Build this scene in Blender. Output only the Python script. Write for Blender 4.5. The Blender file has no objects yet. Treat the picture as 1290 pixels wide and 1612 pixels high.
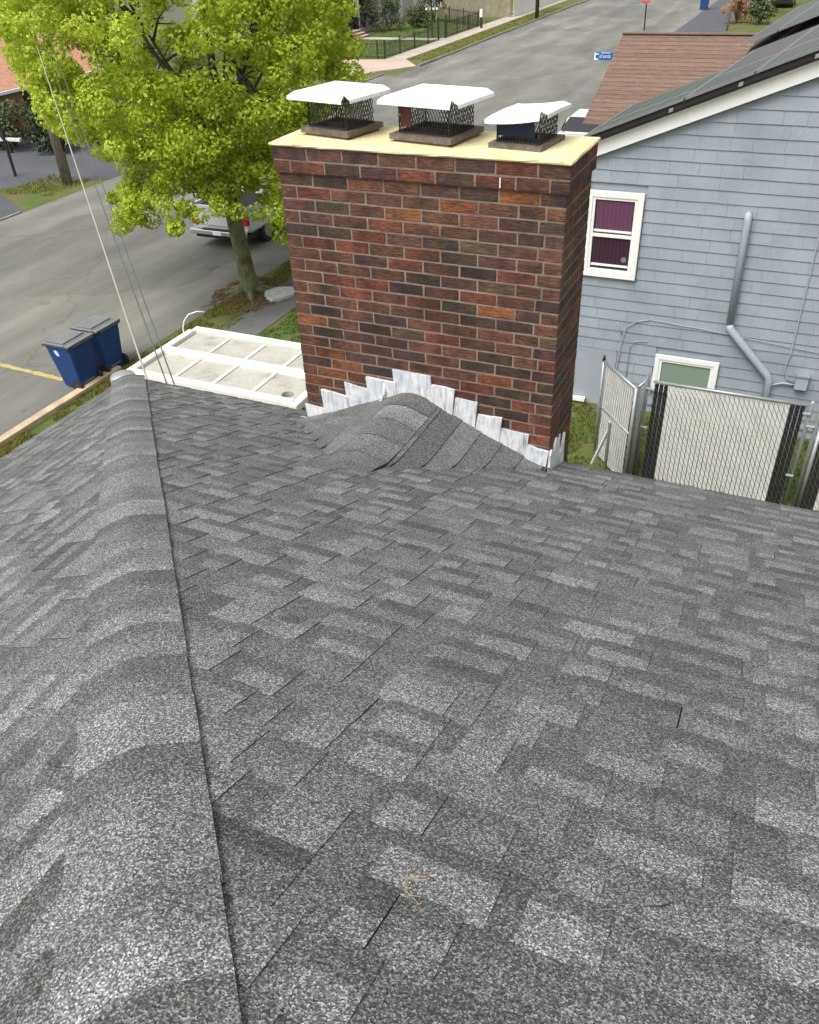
import bpy, bmesh, math, random
from mathutils import Vector, Matrix, noise
random.seed(7)
PI = math.pi
R = math.radians
scene = bpy.context.scene
col = scene.collection

# ---------------------------------------------------------------- camera
CAM = Vector((2.652, -4.02, 8.0))
cam_d = bpy.data.cameras.new('camera')
cam_d.sensor_fit = 'HORIZONTAL'; cam_d.sensor_width = 36.0
cam_d.lens = 36.0 * 1300.7 / 1290.0
cam_d.clip_start = 0.05; cam_d.clip_end = 600
cam = bpy.data.objects.new('camera', cam_d); col.objects.link(cam)
M3 = Matrix(((0.91057171, -0.21400322, 0.35364076), (0.41150385, 0.55011534, -0.72666202), (-0.0390352, 0.80720241, 0.58898262)))
cam.matrix_world = Matrix.Translation(CAM) @ M3.to_4x4()
scene.camera = cam

# ---------------------------------------------------------------- light: overcast day
SUN_EL, SUN_ROT = R(58), R(200)
world = bpy.data.worlds.new('World'); scene.world = world; world.use_nodes = True
wn = world.node_tree.nodes; wl = world.node_tree.links
for n in list(wn): wn.remove(n)
wo = wn.new('ShaderNodeOutputWorld'); bg = wn.new('ShaderNodeBackground')
sky = wn.new('ShaderNodeTexSky'); sky.sky_type = 'NISHITA'; sky.sun_disc = False
sky.sun_elevation = SUN_EL; sky.sun_rotation = SUN_ROT
sky.air_density = 1.2; sky.dust_density = 5.0; sky.ozone_density = 1.0
hs = wn.new('ShaderNodeHueSaturation'); hs.inputs['Saturation'].default_value = 0.06
wl.new(sky.outputs[0], hs.inputs['Color']); wl.new(hs.outputs[0], bg.inputs['Color'])
bg.inputs['Strength'].default_value = 0.138
wl.new(bg.outputs[0], wo.inputs['Surface'])
sd = bpy.data.lights.new('sun', 'SUN'); sd.energy = 1.5; sd.angle = R(35); sd.color = (1.0, 0.965, 0.90)
sun = bpy.data.objects.new('sun', sd); col.objects.link(sun)
sdir = Vector((math.sin(SUN_ROT) * math.cos(SUN_EL), math.cos(SUN_ROT) * math.cos(SUN_EL), math.sin(SUN_EL)))
sun.rotation_euler = (-sdir).to_track_quat('-Z', 'Y').to_euler()
scene.view_settings.view_transform = 'Standard'; scene.view_settings.look = 'None'
scene.view_settings.exposure = 0.62; scene.view_settings.gamma = 1.0
scene.view_settings.use_curve_mapping = False

# ---------------------------------------------------------------- materials
class NT:
    def __init__(s, m): s.m = m; s.t = m.node_tree; s.n = s.t.nodes; s.l = s.t.links; s.b = s.n['Principled BSDF']
    def new(s, k, **kw):
        n = s.n.new(k)
        for a, v in kw.items():
            if a.startswith('i_'): n.inputs[a[2:]].default_value = v
            else: setattr(n, a, v)
        return n
    def link(s, a, b): s.l.new(a, b)
    def coord(s, kind='Object', scale=(1, 1, 1), rot=(0, 0, 0)):
        if kind == 'World':
            g = s.new('ShaderNodeNewGeometry'); src = g.outputs['Position']
        else:
            c = s.new('ShaderNodeTexCoord'); src = c.outputs[kind]
        mp = s.new('ShaderNodeMapping'); mp.inputs['Scale'].default_value = scale; mp.inputs['Rotation'].default_value = rot
        s.link(src, mp.inputs['Vector']); return mp.outputs[0]
    def noise(s, vec, scale, detail=4, rough=0.55):
        n = s.new('ShaderNodeTexNoise'); n.inputs['Scale'].default_value = scale; n.inputs['Detail'].default_value = detail
        n.inputs['Roughness'].default_value = rough
        if vec is not None: s.link(vec, n.inputs['Vector'])
        return n.outputs['Fac']
    def ramp(s, fac, stops, interp='LINEAR'):
        r = s.new('ShaderNodeValToRGB'); r.color_ramp.interpolation = interp
        e = r.color_ramp.elements
        while len(e) < len(stops): e.new(0.5)
        for i, (p, c) in enumerate(stops):
            e[i].position = p; e[i].color = (c[0], c[1], c[2], 1) if hasattr(c, '__len__') else (c, c, c, 1)
        s.link(fac, r.inputs['Fac']); return r.outputs['Color']
    def mix(s, a, b, fac, mode='MIX'):
        m = s.new('ShaderNodeMix', data_type='RGBA', blend_type=mode)
        for inp, v in ((m.inputs[6], a), (m.inputs[7], b)):
            if hasattr(v, 'is_output') or hasattr(v, 'links'): s.link(v, inp)
            else: inp.default_value = (v[0], v[1], v[2], 1)
        if hasattr(fac, 'links'): s.link(fac, m.inputs[0])
        else: m.inputs[0].default_value = fac
        return m.outputs[2]
    def math(s, op, a, b=0.0):
        m = s.new('ShaderNodeMath', operation=op)
        for i, v in enumerate((a, b)):
            if hasattr(v, 'links'): s.link(v, m.inputs[i])
            else: m.inputs[i].default_value = v
        return m.outputs[0]
    def bump(s, h, strength=0.3, dist=0.01):
        b = s.new('ShaderNodeBump'); b.inputs['Strength'].default_value = strength; b.inputs['Distance'].default_value = dist
        s.link(h, b.inputs['Height']); s.link(b.outputs[0], s.b.inputs['Normal'])
    def base(s, c):
        if hasattr(c, 'links'): s.link(c, s.b.inputs['Base Color'])
        else: s.b.inputs['Base Color'].default_value = (c[0], c[1], c[2], 1)

def mat(name, rough=0.7, metal=0.0):
    m = bpy.data.materials.new(name); m.use_nodes = True
    t = NT(m); t.b.inputs['Roughness'].default_value = rough; t.b.inputs['Metallic'].default_value = metal
    return m, t

def simple(name, c, rough=0.7, metal=0.0, var=0.18, scale=3.0, fine=60, bump=0.15, kind='World'):
    m, t = mat(name, rough, metal)
    v = t.coord(kind)
    a = t.noise(v, scale, 5); b = t.noise(v, fine, 3)
    f = t.math('ADD', t.math('MULTIPLY', a, 0.65), t.math('MULTIPLY', b, 0.35))
    lo = [x * (1 - var) for x in c]; hi = [min(1, x * (1 + var)) for x in c]
    t.base(t.ramp(f, [(0.32, lo), (0.68, hi)]))
    if bump: t.bump(b, bump, 0.004)
    return m

MT = {}
def shingle_mat():
    m, t = mat('asphalt_granules', 0.93)
    at = t.new('ShaderNodeAttribute', attribute_name='tone')
    p = t.coord('World')
    # warp the printed tone edges so that the blends look sprayed, not ruled
    vo = t.new('ShaderNodeTexVoronoi', feature='F1'); vo.inputs['Scale'].default_value = 370
    t.link(p, vo.inputs['Vector'])
    sep = t.new('ShaderNodeSeparateColor'); t.link(vo.outputs['Color'], sep.inputs[0])
    g = sep.outputs[0]
    spk = t.ramp(g, [(0.0, 0.20), (0.30, 0.48), (0.60, 0.88), (0.84, 1.6), (1.0, 2.8)])
    n2 = t.noise(p, 130, 2, 0.6)
    cl = t.ramp(n2, [(0.3, 0.86), (0.7, 1.14)])
    n3 = t.noise(p, 5, 4, 0.6)
    mot = t.ramp(n3, [(0.3, 0.86), (0.7, 1.14)])
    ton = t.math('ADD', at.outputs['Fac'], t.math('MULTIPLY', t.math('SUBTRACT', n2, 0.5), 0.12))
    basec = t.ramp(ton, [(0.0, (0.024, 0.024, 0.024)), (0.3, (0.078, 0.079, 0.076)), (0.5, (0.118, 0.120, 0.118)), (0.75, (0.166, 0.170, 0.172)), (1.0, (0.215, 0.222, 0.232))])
    c = t.mix(basec, spk, 1.0, 'MULTIPLY'); c = t.mix(c, cl, 1.0, 'MULTIPLY'); c = t.mix(c, mot, 1.0, 'MULTIPLY')
    # a few granules are bluish, a few warm
    tint = t.ramp(sep.outputs[1], [(0.0, (0.93, 0.98, 1.08)), (0.5, (1, 1, 1)), (1.0, (1.07, 1.0, 0.92))])
    c = t.mix(c, tint, 1.0, 'MULTIPLY')
    t.base(c)
    t.bump(vo.outputs['Distance'], 0.5, 0.0015)
    return m
MT['shingle'] = shingle_mat()

def brick_mat():
    m, t = mat('wirecut_brick', 0.82)
    oi = t.new('ShaderNodeObjectInfo')
    at = t.new('ShaderNodeAttribute', attribute_name='tint')
    p = t.coord('World')
    rnd = t.new('ShaderNodeVectorMath', operation='ADD')
    t.link(p, rnd.inputs[0]); t.link(oi.outputs['Random'], rnd.inputs[1])
    mp = t.new('ShaderNodeMapping'); mp.inputs['Scale'].default_value = (1.0, 1.0, 5.5); t.link(rnd.outputs[0], mp.inputs['Vector'])
    grain = t.noise(mp.outputs[0], 26, 4, 0.65)
    blot = t.noise(rnd.outputs[0], 9, 3, 0.6)
    v = t.math('MULTIPLY', t.ramp(grain, [(0.30, 0.32), (0.48, 0.95), (0.70, 1.75)]), 1.0)
    c = t.mix(oi.outputs['Color'], t.ramp(blot, [(0.3, (0.5, 0.52, 0.58)), (0.7, (1.5, 1.25, 1.0))]), 1.0, 'MULTIPLY')
    c = t.mix(c, v, 1.0, 'MULTIPLY')
    # soot that has run down from the crown, and a little pale bloom
    soot = t.noise(t.coord('World', (1, 1, 0.22)), 3.4, 5, 0.65)
    c = t.mix(c, t.ramp(soot, [(0.34, 0.55), (0.48, 1.0), (0.7, 1.15)]), 1.0, 'MULTIPLY')
    bloom = t.noise(p, 14, 5, 0.75)
    c = t.mix(c, (0.20, 0.165, 0.14), t.ramp(bloom, [(0.66, 0.0), (0.80, 0.25)]))
    t.base(c); t.bump(grain, 0.9, 0.006)
    return m
MT['brick'] = brick_mat()
def mortar_mat():
    m, t = mat('mortar', 0.95)
    a = t.noise(t.coord('World'), 4, 5, .65); b = t.noise(t.coord('World'), 120, 4)
    c = t.ramp(a, [(0.32, (0.12, 0.092, 0.075)), (0.5, (0.215, 0.165, 0.132)), (0.72, (0.29, 0.232, 0.185))])
    c = t.mix(c, t.ramp(b, [(0.3, 0.7), (0.7, 1.2)]), 1.0, 'MULTIPLY'); t.base(c); t.bump(b, .6, .004); return m
MT['mortar'] = mortar_mat()

def crown_mat():
    m, t = mat('mortar_crown', 0.85)
    p = t.coord('World')
    a = t.noise(p, 5, 5, 0.6); b = t.noise(p, 60, 4)
    c = t.ramp(a, [(0.3, (0.60, 0.52, 0.27)), (0.55, (0.70, 0.64, 0.36)), (0.8, (0.76, 0.72, 0.47))])
    c = t.mix(c, t.ramp(b, [(0.3, 0.82), (0.6, 1.0)]), 1.0, 'MULTIPLY')
    vo = t.new('ShaderNodeTexVoronoi', feature='DISTANCE_TO_EDGE'); vo.inputs['Scale'].default_value = 2.1
    nz = t.new('ShaderNodeTexNoise'); nz.inputs['Scale'].default_value = 6; nz.inputs['Detail'].default_value = 5; t.link(p, nz.inputs['Vector'])
    ad = t.new('ShaderNodeVectorMath', operation='MULTIPLY_ADD'); t.link(nz.outputs['Color'], ad.inputs[0]); ad.inputs[1].default_value = (.35, .35, 0); t.link(p, ad.inputs[2]); t.link(ad.outputs[0], vo.inputs['Vector'])
    c = t.mix(c, t.ramp(vo.outputs['Distance'], [(0.0, 0.55), (0.006, 1.0)]), 0.7, 'MULTIPLY')
    st = t.noise(p, 16, 5, .7); c = t.mix(c, (0.36, 0.30, 0.18), t.ramp(st, [(0.6, 0.0), (0.75, 0.5)]))
    t.base(c); t.bump(b, 0.5, 0.004); return m
MT['crown'] = crown_mat()

def lead_mat():
    m, t = mat('painted_flashing', 0.45, 0.15)
    mp = t.coord('World', (1.4, 1.4, 0.25))
    a = t.noise(mp, 34, 4, 0.6); b = t.noise(t.coord('World'), 11, 4)
    c = t.ramp(a, [(0.28, (0.34, 0.35, 0.36)), (0.40, (0.58, 0.59, 0.60)), (0.52, (0.74, 0.75, 0.76)), (0.8, (0.82, 0.83, 0.84))])
    c = t.mix(c, t.ramp(b, [(0.3, (0.75, 0.80, 0.88)), (0.6, (1, 1, 1))]), 1.0, 'MULTIPLY')
    t.base(c); t.bump(b, 0.8, 0.01); return m
MT['lead'] = lead_mat()

def hood_mat():
    m, t = mat('bright_sheet_metal', 0.38, 0.2)
    a = t.noise(t.coord('World'), 9, 5, .65); b = t.noise(t.coord('World'), 70, 4, .7)
    c = t.ramp(a, [(0.3, (0.62, 0.63, 0.63)), (0.5, (0.78, 0.79, 0.79)), (0.7, (0.83, 0.83, 0.82))])
    c = t.mix(c, t.ramp(b, [(0.28, 0.82), (0.45, 1.0)]), 1.0, 'MULTIPLY'); t.base(c)
    t.bump(a, .35, .02); return m
MT['hood'] = hood_mat()
MT['mesh'] = simple('dark_wire', (0.045, 0.040, 0.036), 0.6, 0.3, var=0.3, bump=0)
MT['flange'] = simple('rusty_flange', (0.15, 0.125, 0.105), 0.7, 0.2, var=0.5, scale=25, fine=120, bump=0.3)
MT['flue'] = simple('sooty_flue', (0.03, 0.022, 0.020), 0.95, var=0.5, scale=20)
MT['clay'] = simple('clay_flue', (0.22, 0.12, 0.08), 0.9, var=0.3, scale=20)
MT['blue_liner'] = simple('blue_liner', (0.02, 0.045, 0.13), 0.5, var=0.2)
MT['red_liner'] = simple('red_liner', (0.32, 0.07, 0.08), 0.6, var=0.2)

def asphalt_mat():
    m, t = mat('street_asphalt', 0.9)
    p = t.coord('World')
    fine = t.noise(p, 90, 3, 0.7)
    mid = t.noise(t.coord('World', (1.0, 0.18, 1)), 1.1, 6, 0.62)
    big = t.noise(p, 0.16, 4, 0.6)
    c = t.ramp(mid, [(0.28, (0.118, 0.117, 0.105)), (0.5, (0.155, 0.153, 0.138)), (0.72, (0.20, 0.196, 0.175))])
    c = t.mix(c, t.ramp(big, [(0.35, (0.86, 0.86, 0.87)), (0.65, (1.10, 1.10, 1.06))]), 1.0, 'MULTIPLY')
    c = t.mix(c, t.ramp(fine, [(0.25, 0.72), (0.75, 1.28)]), 1.0, 'MULTIPLY')
    # worn pale wheel tracks and old seams along the street
    wv = t.new('ShaderNodeTexWave', wave_type='BANDS', bands_direction='X'); wv.inputs['Scale'].default_value = 0.12
    wv.inputs['Distortion'].default_value = 3.0; wv.inputs['Detail'].default_value = 3; wv.inputs['Detail Scale'].default_value = 0.35
    t.link(p, wv.inputs['Vector'])
    c = t.mix(c, t.ramp(wv.outputs['Fac'], [(0.0, 0.93), (0.7, 1.0), (1.0, 1.13)]), 1.0, 'MULTIPLY')
    # cracks: edges of large warped cells
    nz = t.new('ShaderNodeTexNoise'); nz.inputs['Scale'].default_value = 0.9; nz.inputs['Detail'].default_value = 6; t.link(p, nz.inputs['Vector'])
    ad = t.new('ShaderNodeVectorMath', operation='MULTIPLY_ADD'); t.link(nz.outputs['Color'], ad.inputs[0]); ad.inputs[1].default_value = (1.6, 1.6, 0); t.link(p, ad.inputs[2])
    vo = t.new('ShaderNodeTexVoronoi', feature='DISTANCE_TO_EDGE'); vo.inputs['Scale'].default_value = 0.17; t.link(ad.outputs[0], vo.inputs['Vector'])
    cr = t.ramp(vo.outputs['Distance'], [(0.0, 0.72), (0.004, 0.84), (0.008, 1.0)])
    c = t.mix(c, cr, 0.85, 'MULTIPLY')
    cel = t.new('ShaderNodeTexVoronoi', feature='F1'); cel.inputs['Scale'].default_value = 0.13; t.link(ad.outputs[0], cel.inputs['Vector'])
    sc = t.new('ShaderNodeSeparateColor'); t.link(cel.outputs['Color'], sc.inputs[0])
    c = t.mix(c, t.ramp(sc.outputs[0], [(0.0, 0.84), (1.0, 1.12)]), 1.0, 'MULTIPLY')
    oil = t.noise(p, 1.7, 4, .6); c = t.mix(c, t.ramp(oil, [(0.26, 0.62), (0.36, 1.0)]), 1.0, 'MULTIPLY')
    # pale worn patches
    pt = t.noise(t.coord('World', (1, 0.45, 1)), 0.55, 7, 0.72)
    c = t.mix(c, (0.27, 0.26, 0.235), t.ramp(pt, [(0.66, 0.0), (0.74, 0.6)]))
    t.base(c); t.bump(fine, 0.5, 0.006); return m
MT['asphalt'] = asphalt_mat()
MT['dark_asphalt'] = simple('newer_asphalt', (0.075, 0.078, 0.088), 0.85, var=0.22, scale=0.8, fine=90, bump=0.4)
MT['walk_asphalt'] = simple('asphalt_sidewalk', (0.115, 0.118, 0.115), 0.9, var=0.25, scale=1.5, fine=70, bump=0.5)
MT['concrete'] = simple('concrete_walk', (0.40, 0.36, 0.31), 0.9, var=0.2, scale=1.2, fine=60, bump=0.3)
MT['pink_concrete'] = simple('tinted_concrete', (0.46, 0.35, 0.29), 0.9, var=0.22, scale=0.6, fine=60, bump=0.3)
MT['granite'] = simple('sandy_curb', (0.46, 0.36, 0.24), 0.9, var=0.3, scale=3, fine=60, bump=0.5)
MT['grey_curb'] = simple('granite_curb', (0.22, 0.20, 0.18), 0.9, var=0.3, scale=3, fine=60, bump=0.5)

def ground_mat():
    m, t = mat('verge_soil', 0.95)
    p = t.coord('World')
    a = t.noise(p, 0.8, 6, 0.65); b = t.noise(p, 45, 4, 0.7)
    c = t.ramp(a, [(0.3, (0.10, 0.085, 0.045)), (0.46, (0.12, 0.12, 0.03)), (0.58, (0.075, 0.12, 0.018)), (0.75, (0.045, 0.095, 0.010))])
    c = t.mix(c, t.ramp(b, [(0.25, 0.55), (0.75, 1.4)]), 1.0, 'MULTIPLY')
    t.base(c); t.bump(b, 0.8, 0.03); return m
MT['ground'] = ground_mat()

def grass_blade_mat(name, c1, c2):
    m, t = mat(name, 0.75)
    a = t.noise(t.coord('World'), 1.3, 4); b = t.noise(t.coord('World'), 40, 2)
    f = t.math('ADD', t.math('MULTIPLY', a, 0.6), t.math('MULTIPLY', b, 0.4))
    t.base(t.ramp(f, [(0.35, c1), (0.65, c2)])); return m
MT['lawn'] = grass_blade_mat('lawn_grass', (0.045, 0.11, 0.008), (0.10, 0.19, 0.015))
MT['dry_grass'] = grass_blade_mat('thin_dry_grass', (0.10, 0.12, 0.012), (0.22, 0.20, 0.035))
MT['shade_grass'] = grass_blade_mat('side_yard_grass', (0.03, 0.065, 0.004), (0.14, 0.16, 0.012))  # olive blades, tone varied by noise

def leaf_mat(name, c1, c2, c3, tr=0.35):
    m, t = mat(name, 0.55)
    at = t.new('ShaderNodeAttribute', attribute_name='tone')
    t.base(t.ramp(at.outputs['Fac'], [(0.0, c1), (0.5, c2), (1.0, c3)]))
    tl = t.new('ShaderNodeBsdfTranslucent'); mx = t.new('ShaderNodeMixShader'); mx.inputs[0].default_value = tr
    t.link(t.ramp(at.outputs['Fac'], [(0.0, c1), (0.5, c2), (1.0, c3)]), tl.inputs['Color'])
    out = t.n['Material Output']
    t.link(t.b.outputs[0], mx.inputs[1]); t.link(tl.outputs[0], mx.inputs[2]); t.link(mx.outputs[0], out.inputs['Surface'])
    return m
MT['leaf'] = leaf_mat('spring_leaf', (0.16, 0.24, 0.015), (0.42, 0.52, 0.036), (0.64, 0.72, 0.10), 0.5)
MT['shrub'] = leaf_mat('dark_shrub_leaf', (0.018, 0.035, 0.012), (0.035, 0.06, 0.018), (0.08, 0.11, 0.03), 0.15)
MT['orange_leaf'] = leaf_mat('coppery_leaf', (0.22, 0.10, 0.04), (0.40, 0.20, 0.10), (0.45, 0.33, 0.16), 0.3)

def bark_mat(name='mossy_bark', c1=(0.10, 0.085, 0.055), c2=(0.17, 0.19, 0.09)):
    m, t = mat(name, 0.95)
    a = t.noise(t.coord('World', (1, 1, 0.18)), 22, 5, 0.65); b = t.noise(t.coord('World'), 3, 3)
    c = t.ramp(b, [(0.35, c1), (0.65, c2)]); c = t.mix(c, t.ramp(a, [(0.3, 0.45), (0.7, 1.35)]), 1.0, 'MULTIPLY')
    t.base(c); t.bump(a, 0.9, 0.03); return m
MT['bark'] = bark_mat()
MT['dark_bark'] = bark_mat('dark_limb_bark', (0.045, 0.04, 0.03), (0.08, 0.075, 0.05))
MT['pole_wood'] = bark_mat('weathered_pole', (0.20, 0.17, 0.14), (0.28, 0.25, 0.22))
MT['birch'] = simple('white_bark', (0.65, 0.62, 0.58), 0.8, var=0.3, scale=6)

def siding_mat():
    m, t = mat('blue_grey_shake', 0.7)
    oi = t.new('ShaderNodeObjectInfo')
    g = t.noise(t.coord('World', (1, 1, 0.12)), 60, 4, 0.6); b = t.noise(t.coord('World'), 1.6, 4)
    c = t.ramp(b, [(0.3, (0.235, 0.268, 0.310)), (0.5, (0.272, 0.306, 0.348)), (0.72, (0.300, 0.334, 0.376))])
    c = t.mix(c, t.ramp(g, [(0.3, 0.92), (0.7, 1.06)]), 1.0, 'MULTIPLY')
    c = t.mix(c, t.ramp(oi.outputs['Random'], [(0, 0.95), (1, 1.04)]), 1.0, 'MULTIPLY')
    t.base(c); t.bump(g, 0.35, 0.004); return m
MT['siding'] = siding_mat()
MT['blue_paint'] = simple('blue_grey_paint', (0.33, 0.37, 0.42), 0.6, var=0.06, bump=0.05)
MT['skirt'] = simple('painted_foundation', (0.29, 0.32, 0.36), 0.8, var=0.08, scale=2, bump=0.2)
MT['white_trim'] = simple('white_trim_paint', (0.78, 0.775, 0.75), 0.5, var=0.06, scale=4, bump=0.08)
MT['awning'] = simple('white_aluminium', (0.70, 0.69, 0.64), 0.45, var=0.08, scale=6, bump=0.05)
def awning_panel():
    m, t = mat('stained_awning_panel', 0.6)
    a = t.noise(t.coord('World'), 3.2, 6, 0.7); b = t.noise(t.coord('World'), 30, 4)
    c = t.ramp(a, [(0.28, (0.26, 0.24, 0.19)), (0.45, (0.40, 0.385, 0.34)), (0.7, (0.48, 0.465, 0.42))])
    c = t.mix(c, t.ramp(b, [(0.3, 0.85), (0.6, 1.03)]), 1.0, 'MULTIPLY'); t.base(c); return m
MT['awning_panel'] = awning_panel()

def glass_mat(name, c, rough=0.12):
    m, t = mat(name, rough); t.base(c); t.b.inputs['Specular IOR Level'].default_value = 0.7; return m
MT['glass'] = glass_mat('dark_window_glass', (0.03, 0.03, 0.035))
MT['green_glass'] = glass_mat('frosted_green_pane', (0.20, 0.27, 0.21), 0.3)
def curtain_mat(name, c, rough):
    m, t = mat(name, rough)
    wv = t.new('ShaderNodeTexWave', wave_type='BANDS', bands_direction='X'); wv.inputs['Scale'].default_value = 4.5; wv.inputs['Distortion'].default_value = 2.5
    wv.inputs['Detail'].default_value = 2; t.link(t.coord('World', (1, 1, .25)), wv.inputs['Vector'])
    t.base(t.ramp(wv.outputs['Fac'], [(0.0, [x * .88 for x in c]), (1.0, [x * 1.08 for x in c])])); t.bump(wv.outputs['Fac'], .2, .01); return m  # flat curtain: fold shading put into the colour as bands
MT['curtain'] = curtain_mat('purple_curtain', (0.115, 0.042, 0.085), 0.4)
MT['curtain_dark'] = curtain_mat('shaded_purple_curtain', (0.045, 0.018, 0.034), 0.3)  # lower sash copy of the curtain, shade put into a darker colour

def panel_mat():
    m, t = mat('solar_glass', 0.30)
    tc = t.new('ShaderNodeTexCoord'); sx = t.new('ShaderNodeSeparateXYZ'); t.link(tc.outputs['UV'], sx.inputs[0])
    fx = t.math('FRACT', t.math('MULTIPLY', sx.outputs[0], 6.0)); fy = t.math('FRACT', t.math('MULTIPLY', sx.outputs[1], 10.0))
    lx = t.math('LESS_THAN', fx, 0.10); ly = t.math('LESS_THAN', fy, 0.018)
    l = t.math('MAXIMUM', lx, ly)
    n = t.noise(t.coord('World'), 0.8, 3)
    c = t.ramp(n, [(0.35, (0.050, 0.047, 0.050)), (0.65, (0.032, 0.058, 0.046))])  # lilac to green reflection put into the glass colour
    t.base(t.mix(c, (0.16, 0.16, 0.155), l)); t.b.inputs['Specular IOR Level'].default_value = 0.22
    return m
MT['solar'] = panel_mat()
MT['solar_frame'] = simple('panel_frame', (0.30, 0.30, 0.30), 0.4, 0.6, var=0.1, bump=0)
MT['black'] = simple('black_plastic', (0.012, 0.012, 0.013), 0.6, var=0.2, bump=0)
MT['dark_iron'] = simple('black_iron', (0.018, 0.018, 0.018), 0.6, var=0.2, bump=0)
MT['galv'] = simple('galvanised_steel', (0.36, 0.38, 0.39), 0.45, 0.5, var=0.15, scale=10, bump=0.1)
MT['wire_grey'] = simple('dull_grey_wire', (0.13, 0.135, 0.135), 0.6, 0.3, var=0.2, bump=0)  # galvanised wire darkened, its shadow lines are put into the colour
MT['slat'] = simple('white_pvc_slat', (0.60, 0.595, 0.57), 0.55, var=0.07, scale=5, bump=0)
MT['brown_roof'] = None
def brown_roof():
    m, t = mat('brown_shingle', 0.92)
    oi = t.new('ShaderNodeObjectInfo')
    v = t.coord('World', (1, 1, 1)); a = t.noise(t.coord('World', (0.5, 3, 3)), 6, 5, 0.7); b = t.noise(v, 70, 3)
    c = t.ramp(a, [(0.3, (0.105, 0.070, 0.052)), (0.5, (0.165, 0.105, 0.080)), (0.7, (0.215, 0.145, 0.115))])
    c = t.mix(c, t.ramp(b, [(0.3, 0.7), (0.7, 1.25)]), 1.0, 'MULTIPLY')
    c = t.mix(c, t.ramp(oi.outputs['Random'], [(0, 0.85), (1, 1.12)]), 1.0, 'MULTIPLY')
    t.base(c); return m
MT['brown_roof'] = brown_roof()
MT['dark_roof'] = simple('dark_grey_roof', (0.06, 0.058, 0.055), 0.95, var=0.25, scale=2, bump=0.4)
MT['grey_roof'] = simple('pale_grey_roof', (0.26, 0.26, 0.25), 0.95, var=0.15, scale=2, bump=0.4)
MT['orange_roof'] = simple('orange_brown_roof', (0.40, 0.20, 0.13), 0.9, var=0.25, scale=3, bump=0.3)
MT['red_brick_far'] = simple('red_brick_wall', (0.30, 0.14, 0.10), 0.9, var=0.3, scale=6, bump=0.2)
MT['cream'] = simple('cream_clapboard', (0.55, 0.53, 0.47), 0.7, var=0.08, bump=0.1)
MT['grey_wall'] = simple('grey_house_wall', (0.36, 0.37, 0.37), 0.8, var=0.1, bump=0.1)
MT['wood_fence'] = simple('weathered_boards', (0.25, 0.225, 0.16), 0.9, var=0.3, scale=2.2, bump=0.3)
MT['white_fence'] = simple('white_vinyl', (0.74, 0.74, 0.73), 0.5, var=0.05, bump=0)
MT['bin_blue'] = simple('blue_bin_plastic', (0.008, 0.045, 0.17), 0.42, var=0.18, scale=2, bump=0.08)
MT['bin_lid'] = simple('grey_bin_lid', (0.165, 0.17, 0.178), 0.55, var=0.15, scale=4, bump=0.1)
MT['bin_dark'] = simple('dark_bin_trim', (0.03, 0.035, 0.05), 0.6, var=0.1, bump=0)
MT['rubber'] = simple('tyre_rubber', (0.018, 0.018, 0.018), 0.85, var=0.2, bump=0.2)
def carpaint(name, c):
    m, t = mat(name, 0.25); t.base(c); t.b.inputs['Coat Weight'].default_value = 0.6; return m
MT['white_paint'] = carpaint('white_car_paint', (0.60, 0.61, 0.62))
MT['dark_paint'] = carpaint('dark_car_paint', (0.02, 0.022, 0.028))
MT['chrome'] = simple('chrome', (0.6, 0.6, 0.6), 0.25, 0.9, var=0.1, bump=0)
MT['taillight'] = glass_mat('red_lens', (0.45, 0.012, 0.015), 0.2)
MT['yellow_line'] = simple('worn_yellow_paint', (0.42, 0.36, 0.14), 0.8, var=0.35, scale=8, bump=0)
MT['sign_blue'] = simple('blue_sign', (0.03, 0.12, 0.42), 0.4, var=0.05, bump=0)
MT['sign_white'] = simple('white_lettering', (0.75, 0.77, 0.82), 0.5, var=0.03, bump=0)
MT['sign_red'] = simple('red_sign', (0.50, 0.08, 0.07), 0.4, var=0.08, bump=0)
MT['sticker'] = simple('pale_sticker', (0.55, 0.65, 0.85), 0.5, var=0.1, bump=0)
MT['cable'] = simple('pale_cable', (0.33, 0.31, 0.285), 0.7, var=0.15, bump=0)
MT['dark_cable'] = simple('dark_cable', (0.09, 0.09, 0.09), 0.7, var=0.15, bump=0)
MT['straw'] = simple('straw', (0.42, 0.31, 0.15), 0.9, var=0.2, bump=0)
MT['twig'] = simple('dark_twig', (0.035, 0.028, 0.02), 0.9, var=0.2, bump=0)
MT['leaf_litter'] = simple('leaf_litter', (0.14, 0.085, 0.04), 0.95, var=0.5, scale=12, bump=0.6)
MT['pale_stone'] = simple('pale_stone', (0.42, 0.43, 0.42), 0.9, var=0.3, scale=8, bump=0.5)
MT['steps_red'] = simple('painted_steps', (0.33, 0.12, 0.10), 0.8, var=0.15, bump=0)
MT['steps_edge'] = simple('pale_step_edge', (0.48, 0.40, 0.35), 0.8, var=0.1, bump=0)

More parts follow.
